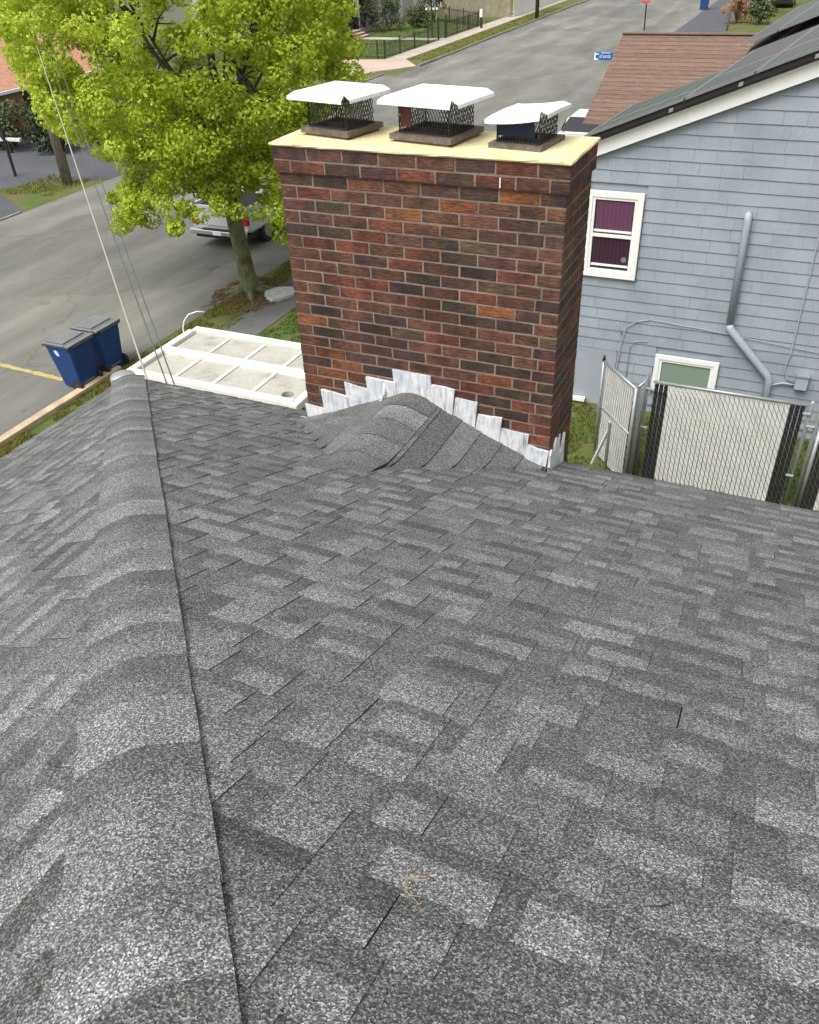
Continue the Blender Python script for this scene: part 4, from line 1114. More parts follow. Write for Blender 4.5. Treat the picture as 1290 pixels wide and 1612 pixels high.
# ================================================================ TREES AND PLANTS
def leaf_cloud(mb, clumps, per, size, flat=.5):
    for (c, r, tone) in clumps:
        for _ in range(per):
            while True:
                d = Vector((rnd(-1, 1), rnd(-1, 1), rnd(-1, 1)))
                if .05 < d.length <= 1: break
            q = d.normalized() * (d.length ** .45)
            p = c + Vector((q.x * r, q.y * r, q.z * r * .8))
            nrm = (q * .8 + Vector((rnd(-.7, .7), rnd(-.7, .7), rnd(-.2, .9)))).normalized()
            a = nrm.orthogonal().normalized(); a = Matrix.Rotation(rnd(0, 2 * PI), 3, nrm) @ a; bb = nrm.cross(a)
            s = size * rnd(.6, 1.25); tn = min(1, max(0, tone + rnd(-.22, .22)))
            tip = p + a * s; m1 = p + bb * s * .48 + a * s * .28 - nrm * s * .10; m2 = p - bb * s * .48 + a * s * .28 - nrm * s * .10; bk = p - a * s * .42
            mb.face([bk, m1, tip, m2], 0, tn)
def big_tree():
    base = Vector((-10.12, 13.3, 0))
    t = thing('maple_tree', 'large tree with bright yellow-green spring leaves over the pickup', 'tree', base)
    tr = MB()
    tr.tube([base + Vector(p) for p in ((0, 0, -.1), (0, 0, .12), (-.02, 0, .5), (-.12, -.02, 1.6), (-.22, .02, 2.6), (-.28, .05, 3.4))], [.32, .25, .215, .195, .19, .19], 14)
    for k in range(7):
        a = 2 * PI * k / 7 + rnd(-.3, .3); tr.tube([base + Vector((0, 0, .16)), base + Vector((math.cos(a) * .4, math.sin(a) * .4, .05)), base + Vector((math.cos(a) * .85, math.sin(a) * .85, -.03))], [.13, .09, .03], 7)
    tr.build('trunk', 'bark', t, smooth=True)
    lb = MB(); tips = []
    fork = base + Vector((-.28, .05, 3.3))
    for k in range(9):
        a = 2 * PI * k / 9 + rnd(-.25, .25); up = rnd(2.2, 4.6); out = rnd(1.6, 3.0)
        p1 = fork + Vector((math.cos(a) * out * .35, math.sin(a) * out * .35, up * .4)); p2 = fork + Vector((math.cos(a) * out, math.sin(a) * out, up))
        lb.tube([fork - Vector((0, 0, .3)), p1, p2], [.10, .055, .02], 7); tips.append((p1, p2))
        for _ in range(5):
            s_ = p1.lerp(p2, rnd(.1, .95)); e = s_ + Vector((rnd(-1.3, 1.3), rnd(-1.3, 1.3), rnd(-.5, 1.0))); lb.tube([s_, s_.lerp(e, .5) + Vector((0, 0, .12)), e], [.035, .022, .008], 5)
    lb.tube([fork - Vector((0, 0, .2)), fork + Vector((.1, .1, 2.0)), fork + Vector((0, .2, 4.8))], [.15, .09, .03], 8)
    for _ in range(26):     # low drooping boughs
        a = rnd(0, 2 * PI); rr = rnd(1.2, 2.5); s_ = fork + Vector((math.cos(a) * .5, math.sin(a) * .5, rnd(.4, 2.0)))
        e = fork + Vector((math.cos(a) * rr, math.sin(a) * rr, rnd(-.6, 1.2))); lb.tube([s_, s_.lerp(e, .5) + Vector((0, 0, .35)), e], [.05, .03, .008], 5)
    lb.build('limb', 'dark_bark', t, smooth=True)
    cen = base + Vector((-.75, .1, 5.9)); cl = []
    n = 0
    while n < 1150:
        d = Vector((rnd(-1, 1), rnd(-1, 1), rnd(-1, 1)))
        if d.length > 1 or d.length < .1: continue
        d = d.normalized() * d.length ** .38
        rx, ry = 3.75, 3.75; rzz = 3.3 if d.z < 0 else 3.9
        p = cen + Vector((d.x * rx, d.y * ry, d.z * rzz))
        q = noise.noise(p * .55 + Vector((5, 1, 2)))
        p = cen + (p - cen) * (1 + .22 * q)
        if noise.noise(p * .85) < -.36: continue
        rel = p - base; lat = rel.x * .805 + rel.y * .593; near = rel.x * .593 - rel.y * .805
        if p.z < max(2.35, 2.1 + .95 * (-lat - 1.2)) + .3 * near: continue
        # hollow lower core so that limbs and sky gaps show
        core = Vector((p.x - cen.x, p.y - cen.y, (p.z - cen.z))).length
        if core < .9: continue
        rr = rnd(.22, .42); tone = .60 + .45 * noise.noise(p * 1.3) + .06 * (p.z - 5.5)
        cl.append((p, rr, tone)); n += 1
    # sprays that hang out of the outline
    for (x, y, z) in ((-11.3, 11.0, 2.7), (-10.6, 10.4, 2.75), (-9.6, 10.7, 2.6), (-8.3, 12.1, 2.5), (-8.0, 12.6, 2.1), (-8.1, 13.1, 1.8), (-8.4, 12.5, 2.9), (-9.0, 11.4, 2.9), (-8.6, 12.0, 3.3), (-7.9, 12.9, 1.5), (-10.1, 10.6, 3.2), (-11.0, 10.8, 3.1)):
        for _ in range(7): cl.append((Vector((x + rnd(-.4, .4), y + rnd(-.4, .4), z + rnd(-.25, .4))), rnd(.16, .3), rnd(.4, .8)))
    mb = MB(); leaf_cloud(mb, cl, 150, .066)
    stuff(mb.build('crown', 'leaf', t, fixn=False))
big_tree()
mb = MB()
for _ in range(520):
    a = rnd(0, 2 * PI); r = rnd(.3, 1.25); x = -10.0 + math.cos(a) * r * .8; y = 13.2 + math.sin(a) * r; z = .02
    L = rnd(.1, .35); aa = rnd(0, 2 * PI); mb.bar((x, y, z), (x + math.cos(aa) * L, y + math.sin(aa) * L, z + rnd(0, .05)), .015, .012)
stuff(tag(mb.build('leaf_litter', 'leaf_litter', fixn=False), 'brown twigs and litter heaped round the foot of the maple', 'litter'))
mb = MB(); N = 10
pts = [(-9.25 + .42 * math.cos(2 * PI * k / N) * rnd(.8, 1.1), 13.35 + .5 * math.sin(2 * PI * k / N) * rnd(.8, 1.1)) for k in range(N)]
mb.prism(pts, .0, .10, 'Z'); tag(place(mb.build('stone_slab', 'pale_stone', bevel=.02), (-9.25, 13.35, 0)), 'pale broken slab heaved up beside the maple roots', 'stone')

def shrub(name, label, x, y, w, h, m, n=26, per=70, leafs=.11, tone=.4, cat='shrub', stem=True):
    t = thing(name, label, cat, (x, y, 0))
    if stem:
        mb = MB(); 
        for k in range(4):
            a = rnd(0, 2 * PI); mb.tube([(x, y, 0), (x + math.cos(a) * w * .2, y + math.sin(a) * w * .2, h * .6)], [.05, .02], 5)
        mb.build('stem', 'dark_bark', t)
    cl = []
    for _ in range(n):
        a = rnd(0, 2 * PI); r = math.sqrt(rnd(0, 1)) * w * .42; zz = rnd(.12, .9) * h; sc = math.sqrt(max(.1, 1 - (zz / h) ** 2))
        cl.append((Vector((x + math.cos(a) * r * sc, y + math.sin(a) * r * sc, zz)), w * rnd(.12, .2), tone + rnd(-.2, .25)))
    mb = MB(); leaf_cloud(mb, cl, per, leafs); stuff(mb.build('foliage', m, t, fixn=False)); return t
shrub('shrub', 'tall dark rounded shrub by the porch corner of the grey-roofed house', -33.2, 65.6, 2.6, 3.2, 'shrub')
shrub('shrub', 'olive green shrub in front of the grey porch roof', -31.2, 66.2, 2.6, 2.6, 'shrub', tone=.75)
shrub('shrub', 'low dark green shrub beside the white porch column', -29.8, 68.8, 2.6, 1.7, 'shrub', tone=.45)
shrub('shrub', 'big blackish evergreen shrub in front of the wooden fence end', -29.9, 72.4, 2.6, 4.2, 'shrub', tone=.15)
shrub('shrub', 'dark bush at the left end of the front lawn', -32.2, 60.0, 2.4, 2.0, 'shrub', tone=.2)
shrub('shrub', 'dark bush beside the red front steps', -33.0, 62.9, 1.8, 1.6, 'shrub', tone=.15)
shrub('shrub', 'coppery orange shrub behind the brown roof', -4.9, 72.5, 2.4, 2.4, 'orange_leaf', n=22, per=40, leafs=.16, tone=.6)
shrub('shrub', 'green shrub right of the coppery one behind the brown roof', -3.2, 72.0, 2.2, 2.0, 'shrub', n=22, per=40, leafs=.16, tone=.95)
shrub('shrub', 'taller dark green bush near the white birch', -4.0, 80, 3.2, 3.4, 'shrub', n=26, per=50, leafs=.18, tone=.7)
shrub('shrub', 'dark hedge bush behind the black railing across the street', -27.8, 24.6, 2.2, 1.7, 'shrub', tone=.3)
shrub('shrub', 'rounded dark bush under the maple by the brick garage', -25.8, 27.2, 2.6, 2.0, 'shrub', tone=.5)
shrub('shrub', 'leafy bush left of the brick garage wall', -30.3, 24.9, 3.0, 1.9, 'shrub', tone=.7)
bt = thing('birch_tree', 'white-barked tree trunk in the yard behind the brown roof', 'tree', (-3.25, 76, 0))
mb = MB(); mb.tube([(-3.25, 76, 0), (-3.2, 76.1, 1.2), (-3.0, 76, 3.0), (-3.1, 76, 6.5)], [.22, .15, .13, .08], 9); mb.build('trunk', 'birch', bt, smooth=True)
mb = MB(); leaf_cloud(mb, [(Vector((-3.1 + rnd(-1.8, 1.8), 76 + rnd(-1.8, 1.8), 7 + rnd(-1.3, 1.8))), .5, rnd(.3, .8)) for _ in range(40)], 40, .16); stuff(mb.build('crown', 'leaf', bt, fixn=False))

# ================================================================ POLES, WIRES, SIGNS
up = thing('utility_pole', 'weathered wooden utility pole seen through the left side of the maple', 'utility pole', (-23.14, 20.5, 0))
mb = MB(); mb.tube([(-23.14, 20.5, 0), (-23.16, 20.5, 5), (-23.2, 20.5, 11)], [.20, .175, .13], 14); mb.build('shaft', 'pole_wood', up, smooth=True)
mb = MB(); mb.tube([(-22.95, 20.55, 1.2), (-22.97, 20.55, 10)], .028, 8); mb.build('riser', 'black', up, smooth=True)
mb = MB(); mb.bar((-24.3, 20.5, 10.2), (-22.1, 20.5, 10.2), .1, .12); mb.build('crossarm', 'pole_wood', up)
def cable(name, label, A, B, sag, r, m):
    A = Vector(A); B = Vector(B); N = 28
    pts = [A.lerp(B, i / N) - Vector((0, 0, sag * 4 * (i / N) * (1 - i / N))) for i in range(N + 1)]
    mb = MB(); mb.tube(pts, r, 6); return tag(place(mb.build(name, m, smooth=True), B), label, 'cable')
cable('service_cable', 'thick pale overhead cable dropping from the utility pole to the roof corner', (-23.0, 20.4, 7.6), (-1.45, .16, 4.90), .12, .0085, 'cable')
cable('overhead_wire', 'thin dark wire left of its twin, ending at the eave by the canopy', (-23.0, 20.6, 7.9), (-1.22, .12, 4.98), .15, .006, 'dark_cable')
cable('overhead_wire', 'thin dark wire right of its twin, ending at the eave by the canopy', (-22.9, 20.8, 8.1), (-1.15, .12, 4.98), .12, .006, 'dark_cable')
for i, (y, z, s) in enumerate(((62, 6.4, .5), (55, 6.2, .5), (40.5, 6.0, .4))):
    cable('street_wire', ('farthest dark wire spanning the street beyond the chimney', 'middle dark wire spanning the street beyond the chimney', 'nearest dark wire spanning the street beyond the chimney')[i], (-34, y - 3, z), (12, y + 3, z + .2), s, .012, 'dark_cable')
mb = MB(); mb.tube([(-26.2, 20.85, 0), (-26.25, 20.85, 3.4)], .06, 8); tag(place(mb.build('iron_post', 'dark_iron'), (-26.2, 20.85, 0)), 'slim black post standing alone at the left edge, right of the white rail', 'post')
mb = MB(); mb.tube([(-21.4, 74.85, 0), (-21.4, 74.85, 9)], [.17, .13], 10); tag(place(mb.build('utility_pole', 'dark_bark', smooth=True), (-21.4, 74.85, 0)), 'dark pole at the curb in front of the white vinyl fence', 'utility pole')
mb = MB(); mb.tube([(-5.05, 68.2, 0), (-4.85, 68.2, 5.5)], .07, 8); tag(place(mb.build('metal_pole', 'galv', smooth=True), (-5.05, 68.2, 0)), 'pale thin metal pole behind the brown roof ridge', 'pole')
# red round sign
rs = thing('road_sign', 'small round red sign on a post near the street behind the brown roof', 'sign', (-10.9, 67.8, 0))
mb = MB(); mb.tube([(-10.9, 67.8, 0), (-10.95, 67.8, 1.9)], .05, 8); mb.build('post', 'dark_iron', rs)
mb = MB(); mb.tube([(-10.97, 67.72, 2.05), (-10.97, 67.66, 2.05)], .36, 8); mb.build('sign_face', 'sign_red', rs)
mb = MB(); mb.box(-11.18, -10.76, 67.64, 67.655, 1.97, 2.13); mb.build('white_bar', 'sign_white', rs)
# blue street-name sign
ss = thing('street_name_sign', 'blue street name sign with pale lettering left of the brown roof', 'sign', (-5.0, 30.0, 0))
mb = MB(); mb.tube([(-4.95, 30.0, 0), (-4.82, 30.0, 3.5)], .03, 8); mb.build('post', 'galv', ss)
mb = MB(); mb.box(-5.40, -4.80, 29.96, 29.98, 3.27, 3.53); mb.build('sign_blade', 'sign_blue', ss, bevel=.006)
mb = MB(); mb.box(-5.46, -5.41, 29.95, 29.97, 3.27, 3.50); mb.box(-5.409, -5.30, 29.945, 29.955, 3.45, 3.49); mb.box(-5.409, -5.30, 29.945, 29.955, 3.28, 3.32)
for i, (x, w, h) in enumerate(((-5.26, .05, .07), (-5.19, .035, .12), (-5.12, .05, .07), (-5.05, .04, .07), (-4.97, .05, .08), (-4.90, .035, .07))):
    mb.box(x, x + w * .35, 29.945, 29.955, 3.35, 3.35 + h); mb.box(x + w * .36, x + w, 29.945, 29.955, 3.35, 3.37); mb.box(x + w * .36, x + w, 29.945, 29.955, 3.33 + h, 3.35 + h)
mb.box(-5.2, -4.88, 29.945, 29.955, 3.495, 3.515)
mb.build('lettering', 'sign_white', ss)

# ================================================================ BINS
def bin_(x, y, label, sticker=False):
    t = thing('wheelie_bin', label, 'bin', (x, y, 0), 'blue wheeled bins at the curb')
    z0, z1 = .06, 1.0; bw, bd, tw, td = .50, .50, .66, .70     # x depth, y width
    mb = MB(); rings = []
    for (f, z) in ((0, z0), (.55, .58), (.62, .64), (.86, .86), (.90, .90), (1, z1)):
        ww = lerp(bw, tw, f) - (.02 if f > .86 else 0) + (.02 if f > .95 else 0); dd = lerp(bd, td, f) + (.02 if f > .95 else 0); ox = -.04 * f
        r = .05; pts = []
        for (sx, sy) in ((-1, -1), (1, -1), (1, 1), (-1, 1)):
            cx_, cy_ = x + ox + sx * (ww / 2 - r), y + sy * (dd / 2 - r)
            a0 = {(-1, -1): PI, (1, -1): 1.5 * PI, (1, 1): 0, (-1, 1): .5 * PI}[(sx, sy)]
            for q in range(4): pts.append((cx_ + r * math.cos(a0 + q * PI / 6), cy_ + r * math.sin(a0 + q * PI / 6), z))
        rings.append(pts)
    n = 16; vs = [p for r_ in rings for p in r_]; fs = [tuple(range(n))[::-1], tuple((len(rings) - 1) * n + k for k in range(n))]
    for i in range(len(rings) - 1):
        for k in range(n): fs.append((i * n + k, i * n + (k + 1) % n, (i + 1) * n + (k + 1) % n, (i + 1) * n + k))
    mb.poly(vs, fs); mb.build('body', 'bin_blue', t)
    lx = x - .04
    mb = MB(); mb.box(lx - .37, lx + .35, y - .385, y + .385, 1.0, 1.035); mb.build('rim', 'bin_dark', t, bevel=.012)
    mb = MB(); mb.box(lx - .36, lx + .22, y - .375, y + .375, 1.036, 1.065); mb.box(lx - .30, lx + .17, y - .31, y + .31, 1.064, 1.095); mb.build('lid', 'bin_lid', t, bevel=.02)
    mb = MB(); mb.box(lx + .24, lx + .37, y - .375, y + .375, 1.036, 1.07); mb.build('lid_hinge', 'bin_lid', t, bevel=.012)
    mb = MB(); mb.tube([(lx + .405, y - .3, 1.03), (lx + .405, y + .3, 1.03)], .017, 8); mb.build('handle', 'bin_dark', t)
    mb = MB(); mb.box(lx - .40, lx - .36, y - .10, y + .10, 1.03, 1.05); mb.build('lid_grip', 'bin_lid', t)
    for s in (-1, 1):
        mb = MB(); mb.tube([(x + .20, y + s * .27, .13), (x + .20, y + s * .33, .13)], .13, 16); w = mb.build('wheel', 'rubber', t)
        mb = MB(); mb.tube([(x + .20, y + s * .325, .13), (x + .20, y + s * .336, .13)], .07, 12); mb.build('hub', 'bin_dark', w)
    mb = MB(); mb.tube([(x + .20, y - .30, .13), (x + .20, y + .30, .13)], .015, 8); mb.build('axle', 'bin_dark', t)
    mb = MB(); mb.box(x + .245, x + .262, y - .16, y + .14, .14, .17); mb.build('foot_bar', 'bin_lid', t)
    if sticker:
        mb = MB(); yy = y - .343
        mb.face([(lx - .12, yy, .90), (lx - .06, yy - .002, .93), (lx - .01, yy, .90), (lx + .0, yy + .012, .80), (lx - .05, yy + .014, .78), (lx - .1, yy + .01, .82)]); mb.build('sticker', 'sticker', t, fixn=False)
bin_(-10.68, 7.56, 'blue wheeled bin with grey lid and a white mark, nearer the yellow line', True)
bin_(-10.66, 8.38, 'blue wheeled bin with grey lid, the one nearer the maple tree')

# ================================================================ VEHICLES
def wheel(t, x, y, r=.38, w=.24):
    mb = MB(); mb.tube([(x - w / 2, y, r), (x - w / 2 + .03, y, r), (x + w / 2 - .03, y, r), (x + w / 2, y, r)], [r - .04, r, r, r - .04], 22); o = mb.build('wheel', 'rubber', t)
    mb = MB(); mb.tube([(x - w / 2 - .006, y, r), (x + w / 2 + .006, y, r)], r * .58, 14); mb.build('rim', 'chrome', o)
def loft(mb, secs, mi=0):
    """secs: list of (y, [(x,z)...]) cross sections with equal counts"""
    n = len(secs[0][1]); vs = []
    for y, pts in secs: vs += [(px, y, pz_) for px, pz_ in pts]
    fs = [tuple(range(n))[::-1], tuple((len(secs) - 1) * n + k for k in range(n))]
    for i in range(len(secs) - 1):
        for k in range(n): fs.append((i * n + k, i * n + (k + 1) % n, (i + 1) * n + (k + 1) % n, (i + 1) * n + k))
    mb.poly(vs, fs, mi)
def pickup(x, y, label):
    t = thing('pickup_truck', label, 'pickup truck', (x, y, 0)); W = 1.0
    def sec(w, zb, zt, r=.08): return [(x - w + .04, zb), (x + w - .04, zb), (x + w, zb + r), (x + w, zt - r), (x + w - .07, zt), (x - w + .07, zt), (x - w, zt - r), (x - w, zb + r)]
    mb = MB(); loft(mb, [(y + .03, sec(W - .03, .55, 1.08)), (y + .2, sec(W, .5, 1.10)), (y + 2.0, sec(W, .5, 1.12)), (y + 5.0, sec(W, .45, 1.14)), (y + 5.5, sec(W - .04, .45, 1.10)), (y + 5.75, sec(W - .14, .5, .98))]); mb.build('body', 'white_paint', t, bevel=.02)
    mb = MB(); mb.box(x - W + .10, x + W - .10, y + .12, y + 1.88, 1.125, 1.135); mb.build('bed_floor', 'black', t)
    for s in (-1, 1):
        mb = MB(); mb.box(x + s * (W - .06) - .05, x + s * (W - .06) + .05, y + .05, y + 2.0, 1.10, 1.24); mb.build('bed_rail', 'white_paint', t, bevel=.02)
    mb = MB(); mb.box(x - W + .16, x + W - .16, y - .01, y + .05, .66, 1.24); mb.build('tailgate', 'white_paint', t, bevel=.02)
    mb = MB(); mb.box(x - .14, x + .14, y - .02, y - .009, 1.08, 1.14); mb.build('tailgate_handle', 'black', t)
    def cs(w, zt): return [(x - w, 1.10), (x + w, 1.10), (x + w - .14, zt - .08), (x + w - .26, zt), (x - w + .26, zt), (x - w + .14, zt - .08)]
    mb = MB(); loft(mb, [(y + 2.05, cs(.95, 1.72)), (y + 2.25, cs(.95, 1.80)), (y + 3.6, cs(.95, 1.80)), (y + 4.35, cs(.93, 1.18))]); mb.build('cab', 'white_paint', t, bevel=.03)
    mb = MB(); mb.face([(x - .66, y + 2.10, 1.68), (x + .66, y + 2.10, 1.68), (x + .78, y + 2.035, 1.25), (x - .78, y + 2.035, 1.25)]); mb.build('rear_window', 'glass', t, fixn=False)
    for s in (-1, 1):
        mb = MB(); mb.face([(x + s * .935, y + 2.4, 1.22), (x + s * .935, y + 3.9, 1.22), (x + s * .832, y + 3.45, 1.66), (x + s * .832, y + 2.45, 1.66)]); mb.build('side_window', 'glass', t, fixn=False)
        mb = MB(); mb.box(x + s * (W - .085) - .075, x + s * (W - .085) + .075, y - .015, y + .12, .74, 1.13); mb.build('taillight', 'taillight', t, bevel=.012)
    mb = MB(); mb.box(x - .98, x + .98, y - .20, y - .03, .44, .58); mb.build('bumper', 'chrome', t, bevel=.025)
    mb = MB(); mb.box(x - .55, x + .55, y - .205, y - .05, .583, .60); mb.build('step_pad', 'black', t)
    mb = MB(); mb.box(x - .9, x + .9, y - .02, y + 5.4, .30, .46); mb.build('chassis', 'black', t)
    mb = MB(); mb.box(x - .15, x + .15, y - .213, y - .201, .455, .56); mb.build('licence_plate', 'sign_white', t)
    for yy in (1.05, 4.6):
        for s in (-1, 1): wheel(t, x + s * .86, y + yy)
    return t
pickup(-12.88, 16.05, 'white pickup truck parked with its rear showing behind the maple trunk')
def sedan(x, y, label, paint, ang=0.0, name='parked_car'):
    t = thing(name, label, 'car', (x, y, 0))
    def sec(w, zb, zt): return [(x - w + .05, zb), (x + w - .05, zb), (x + w, zb + .15), (x + w, zt - .12), (x + w - .1, zt), (x - w + .1, zt), (x - w, zt - .12), (x - w, zb + .15)]
    mb = MB(); loft(mb, [(y - 2.25, sec(.72, .35, .78)), (y - 2.1, sec(.84, .25, .88)), (y - 1.2, sec(.89, .22, .98)), (y + 1.2, sec(.89, .22, .98)), (y + 2.0, sec(.84, .25, .85)), (y + 2.25, sec(.70, .35, .72))]); mb.build('body', paint, t, bevel=.03)
    def cs(w, zt): return [(x - w, .92), (x + w, .92), (x + w - .16, zt - .06), (x + w - .28, zt), (x - w + .28, zt), (x - w + .16, zt - .06)]
    mb = MB(); loft(mb, [(y - 1.75, cs(.80, 1.0)), (y - .95, cs(.84, 1.40)), (y + .45, cs(.84, 1.42)), (y + 1.25, cs(.80, 1.0))]); mb.build('cabin', paint, t, bevel=.03)
    for q in ([(x - .72, y - 1.72, 1.03), (x + .72, y - 1.72, 1.03), (x + .56, y - 1.0, 1.39), (x - .56, y - 1.0, 1.39)], [(x - .72, y + 1.22, 1.04), (x + .72, y + 1.22, 1.04), (x + .56, y + .52, 1.405), (x - .56, y + .52, 1.405)]):
        mb = MB(); mb.face(q); o = mb.build('windscreen' if q[0][1] > y else 'rear_window', 'glass', t, fixn=False); o.location.z += .012
    for s in (-1, 1):
        mb = MB(); mb.face([(x + s * .835, y - 1.35, .98), (x + s * .835, y + .95, .98), (x + s * .69, y + .4, 1.34), (x + s * .69, y - .9, 1.34)]); mb.build('side_window', 'glass', t, fixn=False)
        mb = MB(); mb.box(x + s * .66 - .1, x + s * .66 + .1, y - 2.27, y - 2.1, .62, .74); mb.build('taillight', 'taillight', t)
        mb = MB(); mb.box(x + s * .93 - .07, x + s * .93 + .07, y + .72, y + .85, .98, 1.08); mb.build('mirror', 'black', t)
    for yy in (-1.35, 1.4):
        for s in (-1, 1): wheel(t, x + s * .8, y + yy, .32, .2)
    return t
sedan(-5.55, 30.6, 'white car mostly hidden between the chimney cap and the solar panels', 'white_paint')
sedan(-2.6, 85.5, 'dark car parked far off behind the birch', 'dark_paint')

# ================================================================ BROWN ROOFED HOUSE
bg_ = thing('brown_roof_house', 'low house with a brown shingle roof beyond the blue-grey house', 'house', (-.5, 27, 0))
mb = MB(); mb.box(-3.7, 5.8, 23.9, 30.2, 0, 2.4); mb.build('wall', 'cream', bg_)
mb = MB(); mb.poly([(-4.12, 23.5, 2.40), (6.2, 23.5, 2.40), (6.2, 27.05, 4.46), (-3.86, 27.05, 4.46), (-4.12, 30.6, 2.40), (6.2, 30.6, 2.40)], [(0, 1, 2, 3), (3, 2, 5, 4), (0, 3, 4), (1, 5, 2)])
rf = mb.build('roof', 'brown_roof', bg_, fixn=False)
SLB = (4.46 - 2.40) / 3.55; LB = math.hypot(3.55, 2.06); nrow = 22
for r in range(nrow):
    f0, f1 = r / nrow, (r + 1.05) / nrow
    xl0, xl1 = lerp(-4.12, -3.86, f0), lerp(-4.12, -3.86, min(1, f1)); x = xl0 - rnd(0, .5)
    mb = MB()
    ya, yb = 23.5 + 3.55 * f0, 23.5 + 3.55 * min(1, f1); za, zb_ = 2.40 + 2.06 * f0, 2.40 + 2.06 * min(1, f1)
    mb = MB()
    v = [(xl0, ya, za + .022), (6.2, ya, za + .022), (6.2, yb, zb_ + .004), (xl1, yb, zb_ + .004), (xl0, ya, za), (6.2, ya, za)]
    mb.poly(v, [(0, 1, 2, 3), (4, 5, 1, 0)]); mb.build('shingle_course', 'brown_roof', rf, fixn=False)
mb = MB(); mb.bar((-3.9, 27.05, 4.475), (6.2, 27.05, 4.475), .26, .035); mb.build('ridge_cap', 'brown_roof', rf)
# grey roofed house across the street
gh = thing('grey_porch_house', 'house with pale grey porch roof and white columns far across the street', 'house', (-37, 70, 0))
mb = MB(); mb.box(-46, -35.2, 60, 80, 0, 6.0); mb.build('wall', 'grey_wall', gh)
mb = MB(); mb.poly([(-33.0, 60.0, 2.75), (-33.0, 73.0, 2.75), (-35.25, 73.0, 3.6), (-35.25, 60.0, 3.6), (-33.0, 60.0, 2.62), (-33.0, 73.0, 2.62), (-35.25, 73.0, 2.62), (-35.25, 60, 2.62)], [(0, 1, 2, 3), (0, 4, 5, 1), (1, 5, 6, 2), (3, 7, 4, 0), (4, 7, 6, 5)]); mb.build('porch_roof', 'grey_roof', gh)
for y in (60.3, 64.5, 68.6, 72.7):
    mb = MB(); mb.box(-33.3, -33.08, y - .11, y + .11, .3, 2.62); mb.build('column', 'white_trim', gh)
mb = MB(); mb.box(-35.2, -33.1, 60.1, 72.9, 0, .35); mb.build('porch_floor', 'concrete', gh)
for y in (61.5, 66, 70.4):
    mb = MB(); mb.box(-35.19, -35.14, y - .5, y + .5, 1.0, 2.3); w = mb.build('window', 'white_trim', gh)
    mb = MB(); mb.box(-35.135, -35.12, y - .42, y + .42, 1.08, 2.22); mb.build('glass', 'glass', w)
st = thing('front_steps', 'pale edged red front steps at the end of the garden path', 'steps', (-32.2, 62, 0))
for i in range(3):
    mb = MB(); mb.box(-33.0, -31.6 - i * .38 + .2, 61.0, 62.9, i * .16, i * .16 + .12); mb.build('riser', 'steps_red', st)
    mb = MB(); mb.box(-33.0, -31.58 - i * .38 + .2, 60.98, 62.92, i * .16 + .121, i * .16 + .16); mb.build('tread', 'steps_edge', st)
# orange roofed brick garage at the left edge
og = thing('brick_garage', 'low brick garage with orange-brown roof at the left edge of the photo', 'garage', (-34, 29, 0))
mb = MB(); mb.box(-40, -31.3, 25.5, 35, 0, 2.2); mb.build('wall', 'red_brick_far', og)
mb = MB(); mb.poly([(-31.0, 24.9, 2.15), (-31.0, 35.6, 2.15), (-35.5, 35.6, 3.9), (-35.5, 24.9, 3.9), (-40, 24.9, 2.15), (-40, 35.6, 2.15)], [(0, 1, 2, 3), (3, 2, 5, 4), (0, 3, 4), (1, 5, 2)]); mb.build('roof', 'orange_roof', og)
mb = MB(); mb.box(-31.0, -30.88, 24.9, 35.6, 2.02, 2.14); mb.build('gutter', 'white_trim', og)
mb = MB(); mb.box(-31.28, -31.22, 27.0, 29.6, .1, 2.0); d = mb.build('garage_door', 'dark_iron', og)
# terrain beyond: more houses of the street for the gaps in the crown
for i, (x, y, w, d_, h, m, rm, lab) in enumerate(((-42, 44, 8, 9, 5.2, 'cream', 'grey_roof', 'cream two-storey house glimpsed through the maple crown'), (-37, 88, 10, 10, 5.5, 'cream', 'dark_roof', 'cream house beyond the weathered wooden fence'), (6, 92, 12, 9, 4.5, 'grey_wall', 'grey_roof', 'grey house at the far right behind the birch'))):
    t = thing('far_house', lab, 'house', (x, y, 0))
    mb = MB(); mb.box(x - w / 2, x + w / 2, y - d_ / 2, y + d_ / 2, 0, h); mb.build('wall', m, t)
    mb = MB(); mb.poly([(x - w / 2 - .4, y - d_ / 2 - .4, h), (x + w / 2 + .4, y - d_ / 2 - .4, h), (x + w / 2 + .4, y + d_ / 2 + .4, h), (x - w / 2 - .4, y + d_ / 2 + .4, h), (x, y - d_ / 2 - .4, h + 2.4), (x, y + d_ / 2 + .4, h + 2.4)], [(0, 4, 5, 3), (1, 2, 5, 4), (0, 1, 4), (2, 3, 5), (0, 3, 2, 1)]); mb.build('roof', rm, t)
    for sx in (-.28, 0, .28):
        for zz in (1.2, 3.6):
            if zz + 1.1 > h: continue
            mb = MB(); mb.box(x + sx * w - .5, x + sx * w + .5, y - d_ / 2 - .05, y - d_ / 2 - .005, zz, zz + 1.2); w_ = mb.build('window', 'white_trim', t)
            mb = MB(); mb.box(x + sx * w - .4, x + sx * w + .4, y - d_ / 2 - .07, y - d_ / 2 - .052, zz + .1, zz + 1.1); mb.build('glass', 'glass', w_)
            mb = MB(); mb.box(x + w / 2 + .005, x + w / 2 + .05, y + sx * d_ - .5, y + sx * d_ + .5, zz, zz + 1.2); w_ = mb.build('window', 'white_trim', t)
            mb = MB(); mb.box(x + w / 2 + .052, x + w / 2 + .07, y + sx * d_ - .4, y + sx * d_ + .4, zz + .1, zz + 1.1); mb.build('glass', 'glass', w_)

